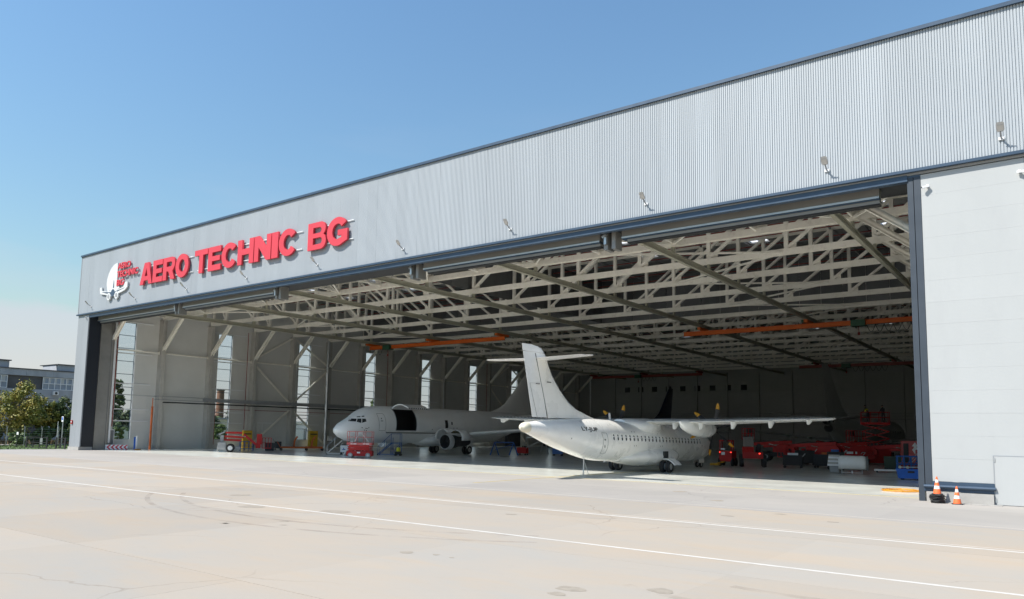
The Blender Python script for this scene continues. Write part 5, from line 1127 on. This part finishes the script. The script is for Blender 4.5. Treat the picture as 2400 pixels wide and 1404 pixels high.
for x in (-.25, .25): MB().lathe([(.03, -.3), (.09, -.3), (.09, .3), (.03, .3)], (x, 0, .09), (0, 1, 0), 12).build('wheel', M['tyre'], sc)
dm = MB().lathe([(.55, 0.001), (.5, .03)], (-49.6, 65.5, 0), (0, 0, 1), 18, False, True).build('drip_tray', M['black']); tag(dm, 'round black drip tray lying alone on the floor under the wing', 'tray')
# stands and bins under the jet wing and behind the turboprop tail
def trestle(lbl, loc, rz, m, h=2.0, L_=2.2):
    t = thing('trestle', lbl, 'trestle', loc, rz); b = MB()
    for x in (-L_ / 2, L_ / 2): b.bar((x - .5, -.6, .03), (x, 0, h), .06).bar((x + .5, .6, .03), (x, 0, h), .06).bar((x - .5, .6, .03), (x, 0, h), .06).bar((x + .5, -.6, .03), (x, 0, h), .06)
    b.bar((-L_ / 2, 0, h), (L_ / 2, 0, h), .12, .1).bar((-L_ / 2, 0, h * .4), (L_ / 2, 0, h * .9), .05); b.build('frame', m, t); MB().cbox((0, 0, h + .08), (L_ * .8, .25, .06)).build('pad', M['dark'], t); return t
trestle('pale steel trestle behind the tail of the turboprop', (-53.2, 76.5, 0), .5, M['galv'], 2.1)
trestle('dark red trestle standing behind the pale trestle', (-50.6, 80.5, 0), .2, M['redpipe'], 1.9)
trestle('blue trestle under the wing of the grey jet', (-52.8, 69.6, 0), .7, M['blue'], 1.5)
def cart(lbl, loc, rz, m, mt_, d=(1.2, .7, .9), grp=None):
    t = thing('tool_cart', lbl, 'tool cart', loc, rz, grp); MB().box(-d[0] / 2, d[0] / 2, -d[1] / 2, d[1] / 2, .22, d[2]).build('body', m, t)
    for k in range(3): MB().box(-d[0] / 2 + .05, d[0] / 2 - .05, -d[1] / 2 - .02, -d[1] / 2 - .001, .28 + k * (d[2] - .3) / 3, .24 + (k + 1) * (d[2] - .3) / 3).build('drawer', m, t)
    rr_ = random.Random(int(loc[0] * 13)); b = MB()
    for k in range(5): b.cbox((rr_.uniform(-.4, .4), rr_.uniform(-.2, .2), d[2] + .1), (rr_.uniform(.1, .35), rr_.uniform(.1, .25), .19))
    b.build('load', mt_, t)
    MB().tube((d[0] / 2, -d[1] / 2, d[2] - .1), (d[0] / 2 + .2, -d[1] / 2, d[2] + .15), .025, n=6).tube((d[0] / 2, d[1] / 2, d[2] - .1), (d[0] / 2 + .2, d[1] / 2, d[2] + .15), .025, n=6).tube((d[0] / 2 + .2, -d[1] / 2, d[2] + .15), (d[0] / 2 + .2, d[1] / 2, d[2] + .15), .025, n=6).build('handle', M['galv'], t, 40)
    for x in (-d[0] / 2 + .12, d[0] / 2 - .12):
        for y in (-d[1] / 2 + .06, d[1] / 2 - .06): MB().lathe([(.02, -.04), (.1, -.04), (.1, .04), (.02, .04)], (x, y, .1), (0, 1, 0), 12).tube((x, y, .1), (x, y, .22), .03, n=6).build('caster', M['tyre'], t, 45)
    return t
cart('blue tool cart at the foot of the trestles behind the turboprop tail', (-48.9, 75.0, 0), .4, M['blue'], M['red'])
cart('red tool cart between the trestles and the grey jet', (-52.6, 73.0, 0), .2, M['red'], M['dark'])
cart('black tool cart with white parts on top below the right wing', (-19.6, 67.5, 0), .2, M['black'], M['white'], (1.6, .8, 1.1))
cart('dark tool cart with orange boxes on top below the right wing', (-17.6, 69.5, 0), -.1, M['dark'], M['orange2'], (1.4, .8, 1.2))
cart('tall black tool cart with a blue load left of the white cowling', (-16.0, 67.2, 0), .3, M['black'], M['blue'], (1.3, .8, 1.5))
cart('red tool cart with pale load near the white cowling', (-15.4, 70.5, 0), .5, M['red'], M['white'], (1.5, .8, 1.3))
cart('wide black tool cart with red load farther back under the right wing', (-20.8, 75.5, 0), .3, M['black'], M['red'], (1.8, .9, 1.4))
# tug at the turboprop's nose, telehandler
tg = thing('tow_tractor', 'red tow tractor with a yellow tow bar at the nose wheel of the turboprop', 'tractor', (-24.9, 66.0, 0), radians(8))
MB().box(-.55, .55, -.75, 1.2, .42, 1.35).build('body', M['red'], tg); MB().box(-.5, .5, -.62, .2, 1.35, 2.2).build('cab', M['glass'], tg)
b = MB()
for x in (-.5, .5):
    for y in (-.62, .2): b.bar((x, y, 1.35), (x, y, 2.2), .07)
b.box(-.56, .56, -.7, .3, 2.2, 2.3).build('cab_frame', M['red'], tg); MB().box(-.35, -.05, -.765, -.751, 1.0, 1.25).box(-.4, -.05, -.765, -.751, 1.45, 1.6).build('plate', M['white'], tg)
for x in (-.55, .55):
    for y in (-.45, .85):
        o = MB().lathe([(.12, -.11), (.36, -.1), (.38, 0), (.36, .1), (.12, .11)], (x, y, .38), (1, 0, 0), 18).build('wheel', M['tyre'], tg, 45)
MB().bar((-.1, -.8, .4), (-.5, -3.6, .22), .12, .1).box(-.75, -.1, -3.3, -2.3, .14, .32).build('tow_bar', M['yellow'], tg)
lp = emit_mat('tail_lamp_red', (1, .05, .03), 1.4)
MB().box(.42, .54, -.765, -.751, 1.2, 1.28).box(-.54, -.44, -.765, -.751, 1.2, 1.28).build('tail_lamp', lp, tg)
th = thing('telehandler', 'red telehandler with big black tyres right of the turboprop nose', 'telehandler', (-22.9, 66.8, 0), radians(20))
MB().box(-.85, .85, -1.6, 1.6, .75, 1.3).prism([(-.85, -1.6, 1.3), (.1, -1.6, 1.3), (.1, -1.2, 1.75), (-.85, -1.2, 1.75)], (0, 2.4, 0)).build('body', M['red'], th)
MB().box(-.8, .1, -.7, .8, 1.76, 2.6).build('cab', M['window'], th); MB().box(-.84, .14, -.76, .86, 2.605, 2.68).build('cab_roof', M['dark'], th)
MB().bar((.5, -1.6, 1.75), (.5, 2.6, 1.35), .34, .4).bar((.5, -1.8, 1.95), (.5, -1.2, 1.3), .3, .3).build('boom', M['dark'], th)
MB().box(.35, .65, 2.6, 2.75, .7, 1.4).bar((.2, 2.75, .7), (.2, 3.6, .68), .12, .06).bar((.8, 2.75, .7), (.8, 3.6, .68), .12, .06).build('fork_carriage', M['grey'], th)
for x in (-.95, .95):
    for y in (-1.05, 1.05):
        o = MB().lathe([(.25, -.2), (.5, -.19), (.54, 0), (.5, .19), (.25, .2)], (x, y, .54), (1, 0, 0), 20).build('wheel', M['tyre'], th, 45); MB().lathe([(.02, -.16), (.27, -.2), (.27, .2), (.02, .16)], (x, y, .54), (1, 0, 0), 14).build('rim', M['grey'], o)
MB().box(.5, .62, -1.62, -1.602, 1.15, 1.25).build('tail_lamp', lp, th)
def far_boom(lbl, loc, rz, basket):
    t = thing('boom_lift', lbl, 'boom lift', loc, rz)
    MB().box(-1.6, 1.6, -.9, .9, .5, .95).build('chassis', M['dark'], t)
    MB().prism([(-2.0, -1.0, 1.0), (.5, -1.0, 1.0), (.5, -1.0, 1.45), (-.2, -1.0, 1.85), (-1.7, -1.0, 1.9), (-2.0, -1.0, 1.6)], (0, .55, 0)).build('side_cover', M['red'], t)
    MB().prism([(-2.0, .45, 1.0), (.5, .45, 1.0), (.5, .45, 1.45), (-.2, .45, 1.85), (-1.7, .45, 1.9), (-2.0, .45, 1.6)], (0, .55, 0)).build('side_cover', M['red'], t)
    MB().box(-1.5, -.5, -1.015, -1.001, 1.2, 1.5).build('grille', M['black'], t); MB().box(-.3, .3, -1.015, -1.001, 1.15, 1.3).build('decal', M['white'], t)
    MB().box(-1.8, .2, -.42, .42, 1.0, 1.55).build('turntable', M['dark'], t); MB().path([(-1.2, -.25, 2.35), (.2, -.3, 2.15), (1.6, -.28, 2.2), (3.1, -.26, 1.95)], .035, 6).build('hose', M['black'], t)
    for x in (-1.2, 1.2):
        for y in (-1.1, 1.1):
            o = MB().lathe([(.22, -.18), (.46, -.17), (.5, 0), (.46, .17), (.22, .18)], (x, y, .5), (0, 1, 0), 20).build('wheel', M['tyre'], t, 45); MB().lathe([(.02, -.15), (.24, -.18), (.24, .18), (.02, .15)], (x, y, .5), (0, 1, 0), 12).build('rim', M['grey'], o)
    MB().bar((-1.4, 0, 2.12), (3.2, .1, 1.78), .30, .34).build('boom', M['red'], t)
    MB().bar((-1.3, 0, 1.72), (1.6, .05, 1.58), .24, .24).build('lower_boom', M['red'], t); MB().tube((-.6, .2, 1.5), (1.0, .2, 1.85), .06, n=8).build('hydraulic_ram', M['chrome'], t, 40)
    MB().rings([[(3.2 + cos(a) * r, -.2 + k, 1.3 + sin(a) * r) for r in (.35, .8) for k in (0, .4)][0:1] * 4 for a in (0,)], False).build('knuckle', M['red'], t) if False else MB().lathe([(.3, -.25), (.62, -.25), (.62, .25), (.3, .25)], (3.3, 0, 1.25), (0, 1, 0), 16).build('knuckle', M['red'], t, 45)
    bx, bz = basket
    MB().bar((3.3, 0, 1.3), (bx, 0, bz + .2), .22, .22).build('jib', M['red'], t)
    MB().box(bx - .5, bx + .6, -.9, .9, bz, bz + .1).build('basket_floor', M['red'], t); rails(MB(), bx - .48, bx + .58, -.88, .88, bz + .1, bz + 1.25, .035, True, 4).build('basket_rail', M['red'], t, 40); MB().box(bx - .3, bx + .3, -.86, -.6, bz + .7, bz + 1.2).build('control_box', M['dark'], t)
    return t
far_boom('red boom lift with its basket lowered, seen below the middle of the right wing', (-26.2, 85.0, 0), radians(190), (3.2, 2.3))
far_boom('red boom lift whose square basket hangs under the wing of the unpainted jet', (-21.9, 88.5, 0), radians(-25), (3.6, 2.2))
far_boom('red boom lift parked left of the raised scissor lift behind the white cowling', (-18.6, 84.5, 0), radians(195), (3.4, .8))
far_boom('red boom lift with its arm low, behind the black tool carts', (-19.8, 78.0, 0), radians(172), (3.6, .6))
far_boom('red boom lift half hidden behind the red tool container', (-12.6, 80.5, 0), radians(178), (3.3, 1.0))
far_boom('red boom lift far back under the wing of the grey jet', (-56.5, 99.0, 0), radians(20), (3.3, 1.4))
cabinet('storage_cabinet', 'dark cabinet row by the left wall beyond the grey jet', 'cabinet', (-84.6, 114.2, 0), radians(80), (3.2, .8, 2.9), M['dark'])
cabinet('storage_cabinet', 'dark cabinet by the left wall near the rear corner', 'cabinet', (-84.6, 126.6, 0), radians(80), (3.2, .8, 3.1), M['dark'])
# right-hand clutter by the door post
rc = thing('tool_container', 'red open-fronted tool container with a white arrow sign on its door', 'container', (-11.2, 73.0, 0), radians(12))
MB().box(-.75, .75, .0, 1.0, .15, 2.5).build('body', M['pinkred'], rc); MB().box(-.1, .72, -.03, -.002, 1.05, 2.48).build('door', M['pinkred'], rc); MB().box(-.6, -.2, -.02, -.002, .3, 2.3).build('opening', M['dark'], rc)
MB().prism([(.3, -.045, 2.4), (.06, -.045, 2.05), (.2, -.045, 2.05), (.2, -.045, 1.9), (.06, -.045, 1.75), (.3, -.045, 1.35), (.32, -.045, 1.75), (.54, -.045, 1.78), (.54, -.045, 1.92), (.4, -.045, 1.98), (.5, -.045, 2.1)], (0, .013, 0)).build('arrow_sign', M['white'], rc)
cabinet('waste_box', 'dark green box standing left of the blue platform near the door post', 'box', (-11.5, 66.2, .28), radians(10), (1.25, .9, 1.0), M['sheetgreen'])
pl = thing('pallet_trolley', 'pale blue low trolley under the dark green box', 'trolley', (-11.6, 66.0, 0), radians(10)); MB().box(-1.2, .9, -.6, .6, .14, .27).build('deck', M['galv'], pl)
for x in (-1, .7):
    for y in (-.5, .5): MB().lathe([(.02, -.05), (.07, -.05), (.07, .05), (.02, .05)], (x, y, .07), (0, 1, 0), 10).build('wheel', M['tyre'], pl)
ladder('blue access stair with pale rails standing against the right door post', (-9.0, 64.5, 0), radians(20), 1.3, 2.0, .9, M['bluepost'], M['galv'], 4, 'access stairs')
br = thing('engine_cradle', 'blue and dark red lattice cradle with two round pale lamps near the door post', 'cradle', (-9.6, 62.2, 0), radians(12)); b = rails(MB(), -.9, .9, -.5, .5, .3, 1.4, .05, True, 5)
for k in range(4): b.bar((-.9 + k * .45, -.52, .35), (-.45 + k * .45, -.52, 1.35), .05)
b.build('frame', M['blue'], br); MB().box(-.8, .8, -.4, .4, .35, .95).build('crate', M['redpipe'], br); MB().bar((-.7, -.56, .62), (.8, -.56, .66), .05).build('strap', M['white'], br)
for x in (-.75, -.25): MB().lathe([(.11, 0), (.08, .05), (.01, .06)], (x, -.54, .62), (0, -1, 0), 14, True, True).build('round_lamp', M['cream'], br, 50)
bb = thing('bin', 'bright blue low bin on the floor beside the right door post', 'bin', (-8.7, 56.2, 0), radians(12)); MB().prism([(-.75, -.5, .08), (.75, -.5, .08), (.85, -.5, .62), (-.85, -.5, .62)], (0, 1.0, 0)).build('tub', M['bluepost'], bb); MB().box(-.88, .88, -.54, -.501, .6, .68).box(-.88, .88, .501, .54, .6, .68).build('rim', M['bluepost'], bb); MB().box(-.2, .2, -.52, -.501, .45, .58).build('slot', M['dark'], bb); MB().box(-.6, -.4, -.4, .4, 0, .078).box(.4, .6, -.4, .4, 0, .078).build('foot', M['dark'], bb)
cw = thing('engine_cowling', 'white curved engine cowling resting on a thin-legged stand on the floor', 'cowling', (-13.4, 61.0, 0), radians(15)); R = []
for x in (-.95, -.7, 0, .7, .95):
    k = .92 if abs(x) > .8 else 1; R.append([(x, -.15 + cos(a) * .62 * k - .1, 1.36 - .55 + sin(a) * .55 * k) for a in [pi * .02 + pi * .96 * i / 10 + pi * .5 * 0 for i in range(11)]] + [(x, -.15 + cos(a) * .62 * k - .1, .81 + sin(a) * .55) for a in [pi * 1.02 + pi * .3 * i / 4 for i in range(5)]])
ob = MB().rings(R, closed=False).build('shell', M['plane'], cw, 50, fix=False); so = ob.modifiers.new('t', 'SOLIDIFY'); so.thickness = .04
MB().lathe([(.5, 0), (.56, .05), (.5, .1)], (1.0, -.25, .82), (1, 0, 0), 20).lathe([(.5, .02), (.02, .03)], (1.0, -.25, .82), (1, 0, 0), 20).build('end_ring', M['galv'], cw, 50)
b = MB()
for x in (-.7, .7): b.tube((x, -.45, .03), (x, -.3, .5), .03, n=6).tube((x, .35, .03), (x, .2, .5), .03, n=6)
b.bar((-.7, -.4, .1), (.7, -.4, .1), .03).tube((0, -.6, .05), (0, -.55, .25), .06, n=8); b.build('stand_leg', M['galv'], cw, 40)
wp = thing('wrapped_cowling', 'cowling half wrapped in striped brown and white film left of the white cowling', 'cowling', (-14.75, 61.3, 0), radians(15))
for k in range(6): MB().box(-.45 + .02 * k, .42, -.45, .4, .55 + k * .14, .55 + k * .14 + .132).build('band', M['conewhite'] if k % 2 == 0 else M['column'], wp)
MB().box(-.3, .35, -.35, .35, .06, .54).build('stand', M['grey'], wp)

# ================================================================= outside, left of the hangar
gv = MB().box(-260, -90.3, -60, 34.0, -.05, .02).box(-99, -90.3, 34, 37.0, -.05, .02).build('grass_verge', M['grass']); tag(gv, kind='structure')
dg2 = MB().box(-124, -111.5, 20, 140, -.05, .035).build('dry_verge', M['drygrass']); tag(dg2, kind='structure')
rd = MB().box(-111.4, -108, -80, 160, -.05, .03).build('road', M['road']); tag(rd, kind='structure')
tf = MB(); rr_ = random.Random(8)
for k in range(5200):
    x = rr_.uniform(-122, -90.4); y = rr_.uniform(22, 62)
    if y > 36.5 and x > -89: continue
    if -111.5 < x < -108: continue
    h_ = rr_.uniform(.10, .28) if x > -109 else rr_.uniform(.3, .9); a = rr_.uniform(0, 6.3); w_ = .05 if x > -109 else .09
    tf.mat(0 if x > -109 else 1).add([(x - cos(a) * w_, y - sin(a) * w_, .0), (x + cos(a) * w_, y + sin(a) * w_, .0), (x + rr_.uniform(-.12, .12), y + rr_.uniform(-.12, .12), h_)], [(0, 1, 2)])
tuf = tf.build('grass_tufts', [M['grass'], M['drygrass']], fix=False); tag(tuf, kind='stuff')
def leaf_mat(name, c1, c2, c3):
    m = bpy.data.materials.new(name); m.use_nodes = True; t = m.node_tree; p = t.nodes['Principled BSDF']; p.inputs['Roughness'].default_value = .6
    g_ = t.nodes.new('ShaderNodeNewGeometry'); n = t.nodes.new('ShaderNodeTexNoise'); n.inputs['Scale'].default_value = .7; n.inputs['Detail'].default_value = 3; n2 = t.nodes.new('ShaderNodeTexNoise'); n2.inputs['Scale'].default_value = 9
    t.links.new(g_.outputs['Position'], n.inputs[0]); t.links.new(g_.outputs['Position'], n2.inputs[0])
    ad = t.nodes.new('ShaderNodeMath'); ad.operation = 'MULTIPLY_ADD'; ad.inputs[1].default_value = .45; t.links.new(n2.outputs[0], ad.inputs[0]); t.links.new(n.outputs[0], ad.inputs[2])
    r = t.nodes.new('ShaderNodeValToRGB'); e = r.color_ramp.elements; e[0].position = .5; e[1].position = .95; e[0].color = c1 + (1,); e[1].color = c3 + (1,); x = e.new(.72); x.color = c2 + (1,)
    t.links.new(ad.outputs[0], r.inputs[0]); t.links.new(r.outputs[0], p.inputs['Base Color']); p.inputs['Subsurface Weight'].default_value = 0
    return m
LM = dict(gold=leaf_mat('autumn_leaf', (.09, .125, .02), (.20, .20, .03), (.34, .22, .03)), green=leaf_mat('green_leaf', (.04, .075, .018), (.085, .14, .032), (.14, .18, .045)), light=leaf_mat('light_leaf', (.05, .09, .018), (.10, .15, .03), (.14, .17, .04)), dark=leaf_mat('dark_leaf', (.03, .055, .016), (.06, .10, .026), (.12, .13, .035)))
M['bark'] = mat('bark', (.09, .07, .05), .9, 0, .3, 6)
def tree(name, lbl, x, y, h, r, lm, seed, low=.18, n=60, cat='tree', group=None, leaf=.20):
    R_ = random.Random(seed); t = thing(name, lbl, cat, (x, y, 0), 0, group)
    tr = MB(); tr.tube((0, 0, -.05), (0, 0, h * .5), .035 * h * .5, .018 * h * .5, 8, False); cl = []
    for k in range(n):
        while True:
            p = Vector((R_.uniform(-1, 1), R_.uniform(-1, 1), R_.uniform(-1, 1)))
            if .25 < p.length < 1: break
        z = h * (low + (1 - low) * (p.z * .5 + .5)); k_ = 1.0 - .35 * max(0, p.z) ** 2
        c_ = Vector((p.x * r * k_, p.y * r * k_, z)); c_ += Vector((R_.uniform(-.2, .2), R_.uniform(-.2, .2), R_.uniform(-.3, .3))); cl.append(c_)
        if k % 5 == 0: tr.tube((0, 0, max(.4, z * .55)), c_ * .9, .02 * h * .12, .012, 5, False)
    tr.build('trunk', M['bark'], t)
    cr_ = MB()
    for c_ in cl:
        rad = R_.uniform(.45, .85) * r * .40
        for i in range(75):
            d = Vector((R_.gauss(0, 1), R_.gauss(0, 1), R_.gauss(0, .8))).normalized() * rad * R_.uniform(.35, 1.0); p = c_ + d
            nv = (d.normalized() + Vector((R_.uniform(-.8, .8), R_.uniform(-.8, .8), R_.uniform(-.2, .9)))).normalized(); a = nv.orthogonal().normalized(); b_ = nv.cross(a); s = leaf * R_.uniform(.5, 1.1)
            th_ = R_.uniform(0, 6.28); a, b_ = a * cos(th_) + b_ * sin(th_), b_ * cos(th_) - a * sin(th_)
            cr_.add([p - a * s, p + b_ * s * .55, p + a * s, p - b_ * s * .55], [(0, 1, 2, 3)])
    cr_.build('crown', LM[lm], t, fix=False); return t
tree('golden_tree', 'broad golden-green tree turning autumn colours in front of the concrete block', -113, 41.4, 8.0, 3.3, 'gold', 1, .14, 110)
tree('leafy_tree', 'dark green tree with an orange tinge right of the golden tree', -113.5, 45.0, 5.6, 1.6, 'gold', 2, .12, 60)
tree('leafy_tree', 'dense dark green tree behind the sign pole', -114, 47.2, 6.4, 1.9, 'dark', 3, .05, 80)
tree('leafy_tree', 'bright green young tree close to the hangar pillar', -110, 46.9, 4.9, 1.1, 'light', 4, .08, 50)
tree('leafy_tree', 'dark tree cut by the left edge of the picture', -118, 38.8, 6.6, 2.0, 'dark', 5, .1, 60)
tree('leafy_tree', 'tall dark tree seen through the first tall window', -101, 48.0, 9.2, 1.35, 'dark', 6, .22, 90)
tree('leafy_tree', 'small tree in front of the white wall seen through the first tall window', -97, 46.9, 3.1, .75, 'green', 7, .35, 40, leaf=.15)
tree('leafy_tree', 'tall slim tree seen through the fourth window', -104, 97.0, 8.6, 1.1, 'light', 9, .1, 60)
tree('shrub', 'green bush under the golden tree', -111.5, 43.9, 2.4, 1.4, 'green', 10, .0, 50, 'shrub')
tree('shrub', 'low bush seen through the second tall window', -104, 65.3, 3.0, 1.4, 'light', 11, .0, 50, 'shrub')
tree('shrub', 'dark bush beside the pillar under the dark green tree', -112, 48.3, 3.0, 1.5, 'dark', 12, .0, 50, 'shrub')
tree('shrub', 'dark bush at the far left below the cut tree', -114, 38.2, 2.6, 1.6, 'dark', 13, .0, 50, 'shrub')
tree('shrub', 'rounded bush between the golden tree and the gate', -110, 40.6, 1.7, 1.2, 'green', 14, .0, 40, 'shrub')
tree('shrub', 'wide green bush seen through the fourth window', -106, 94.6, 6.6, 2.2, 'light', 15, .0, 60, 'shrub')
for k, (x, y, h_) in enumerate([(-131, 66, 9), (-134, 72, 8), (-132, 79, 9), (-134, 86, 8), (-131, 112, 7), (-132, 122, 8), (-136, 132, 8)]):
    tree('far_tree', 'green tree in the row far behind the left wall windows', x, y, h_ * .72, 3.2, 'green' if k % 2 else 'dark', 30 + k, .05, 60, 'tree', 'trees in the far row', .4)
# concrete office block
OB = thing('office_block', 'long grey concrete office block with white window bands behind the trees', 'building', (-125, 50, 0))
M['conc'] = mat('stained_concrete', (.36, .38, .41), .85, 0, .12, .8, .2, dirt=((.25, .26, .28), .6, .6), stretch=(1, 1, .4)); M['concd'] = mat('dark_infill', (.09, .09, .095), .7, 0, .3, .6)
M['wglass'] = mat('office_glass', (.22, .27, .33), .12, 0, .25, .4)
MB().box(-14, -.30, -40, 7.4, 0, 10.4).build('core', M['concd'], OB)
py = MB().box(-.29, 0, .01, 3.69, 0, .94).mesh('panel', M['conc']); ps = MB().box(-.29, -.05, .01, 3.69, 0, 1.32).mesh('panel', M['conc'])
for k in range(8):
    y = -22.2 + k * 3.7
    for z, me in ((9.9, py), (6.6, ps), (3.3, ps), (0, ps)):
        o = bpy.data.objects.new('panel', me); C.objects.link(o); o.parent = OB; o.location = (0, y, z)
MB().box(-14.2, .12, -40, 7.5, 10.85, 10.98).build('roof_edge', M['concd'], OB)
def office_window(y0, y1, z0, z1):
    w_ = MB().box(-.22, -.20, y0, y1, z0, z1).build('window', M['wglass'], OB); b = MB(); n = max(1, round((y1 - y0) / .85))
    for i in range(n + 1): y = y0 + (y1 - y0) * i / n; b.box(-.198, -.10, y - .04, y + .04, z0, z1)
    for z in (z0 + .04, (z0 + z1) / 2, z1 - .04): b.box(-.199, -.11, y0, y1, z - .045, z + .045)
    b.build('frame', M['white'], w_); c_ = MB()
    for i in range(n):
        ya = y0 + (y1 - y0) * i / n + .1; c_.box(-.2, -.197, ya, ya + (y1 - y0) / n * random.Random(i + int(y0 * 3)).choice((.25, .5, .62)), (z0 + z1) / 2 + .06, z1 - .1)
    tag(c_.build('curtain', M['white_panel'], w_), kind='stuff')
for y0, y1 in ((-22, -14.6), (-10.9, -6.1), (-1.3, 6.2)):
    for z in (7.97, 4.66, 1.36): office_window(y0, y1, z, z + 1.86)
ac = MB().box(-.04, .32, .1, .85, 7.2, 7.75).build('air_conditioner', M['white'], OB); MB().lathe([(.2, 0), (.2, .02)], (.321, .5, 7.47), (1, 0, 0), 16, True, True).build('fan_grille', M['dark'], ac)
for q_, s_ in (((-6, -1.0, -9.5, -5.7, 10.99, 12.0), (-6.2, -.7, -9.8, -5.5, 12.01, 12.15)), ((-6, -.6, .8, 4.2, 10.99, 11.9), (-6.2, -.4, .7, 4.4, 11.91, 12.05))):
    hu = MB().box(*q_).build('roof_hut', M['conc'], OB); MB().box(*s_).build('roof_slab', M['concd'], hu)
MB().bar((-1, -1.5, 11.6), (-1, .68, 11.95), .5, .12).build('canopy', M['concd'], OB)
# objects seen through the windows
ww = MB().box(-108.2, -108, 48, 56, 0, 2.3).build('white_wall', M['white']); tag(ww, 'low white wall seen through the bottom of the first tall window', 'wall')
cy = thing('brick_chimney', 'brick chimney stack seen through the second tall window', 'chimney', (-200, 125.5, 0)); M['brick'] = mat('brick', (.27, .13, .085), .9, 0, .2, 3, .3)
MB().tube((0, 0, 0), (0, 0, 13.4), 1.25, 1.0, 20).build('stack', M['brick'], cy, 40); MB().tube((0, 0, 13.41), (0, 0, 13.7), 1.15, 1.15, 20).build('cap', M['concd'], cy, 40)
sh = thing('low_building', 'low pale building seen through the second tall window', 'building', (-135, 80, 0)); MB().box(-5, 5, -9, 4, 0, 4.2).build('wall', M['cream'], sh); MB().box(-5.3, 5.3, -9.3, 4.3, 4.21, 4.5).build('roof', M['conc'], sh); MB().box(5.005, 5.05, -7, 2, 1.2, 2.8).build('window', M['wglass'], sh)
wh = thing('low_building', 'white flat-roofed shed seen through the third window', 'building', (-132, 101, 0)); MB().box(-5, 5, -4, 4, 0, 3.9).build('wall', M['white'], wh); MB().box(-5.2, 5.2, -4.2, 4.2, 3.91, 4.15).build('roof', M['white'], wh); MB().box(5.005, 5.06, -2, 0, 0, 2.6).build('door', M['grey'], wh)
# fence, gate, sign
fn = thing('wire_fence', 'wire fence on grey posts with angled tops below the golden tree', 'fence', (-107, 30, 0)); wb = MB()
for k in range(11):
    y = k * 2.0; MB().tube((0, y, 0), (0, y, 2.1), .035, n=6).tube((0, y, 2.1), (-.25, y, 2.45), .02, n=5).tube((0, y, 2.1), (.25, y, 2.45), .02, n=5).build('post', M['galv'], fn, 40)
for z in (.3, .6, .9, 1.2, 1.5, 1.8, 2.05): wb.tube((0, 0, z), (0, 20, z), .005, n=3)
o = wb.build('wire', M['galv'], fn); tag(o, kind='stuff')
MB().bar((.6, 4.2, .05), (0, 6, 1.4), .07).build('stay', M['galv'], fn)
def gate(lbl, loc, rz, L_, h, n):
    t = thing('gate', lbl, 'gate', loc, rz, 'black metal gates by the apron'); b = MB()
    for z in (.12, h * .55, h): b.bar((0, 0, z), (L_, 0, z), .07)
    for i in range(n + 1): b.bar((L_ * i / n, 0, .1), (L_ * i / n, 0, h), .07)
    b.bar((L_ * .0, 0, h * .55), (L_ / n, 0, .12), .04); b.build('frame', M['black'], t)
    for x in (-.12, L_ + .12): MB().bar((x, 0, 0), (x, 0, h + .1), .1, .1).build('gate_post', M['dark'], t)
    return t
gt = gate('long black metal gate at the edge of the grass', (-95.2, 35.9, 0), radians(9), 3.7, 1.25, 3)
MB().box(2.45, 2.95, -.03, -.026 + .02, .5, 1.15).build('plate', M['galv'], gt)
gate('short black metal gate next to the hangar pillar', (-90.5, 37.1, 0), radians(6), 1.6, 1.2, 2)
sg = thing('road_sign', 'grey pole with a small blue and white sign left of the pillar', 'sign', (-94.4, 39.2, 0)); MB().tube((0, 0, 0), (0, 0, 3.6), .05, n=8).build('pole', M['galv'], sg, 40); MB().cbox((.06, -.08, 3.35), (.45, .03, .62)).build('board', M['white'], sg); MB().cbox((.06, -.10, 3.4), (.28, .012, .34)).build('symbol', M['bluepost'], sg)
wpst = thing('marker_post', 'thin white post on the grass behind the gate', 'post', (-101.5, 41.6, 0)); MB().tube((0, 0, 0), (0, 0, 3.1), .05, .03, 8).build('pole', M['white'], wpst, 40)
nb = thing('notice_board', 'small white notice on a dark post left of the long gate', 'sign', (-97.2, 35.6, 0)); MB().bar((0, 0, 0), (0, 0, 1.7), .07).build('post', M['dark'], nb); MB().cbox((.2, -.05, 1.62), (.5, .03, .3)).build('board', M['white'], nb)
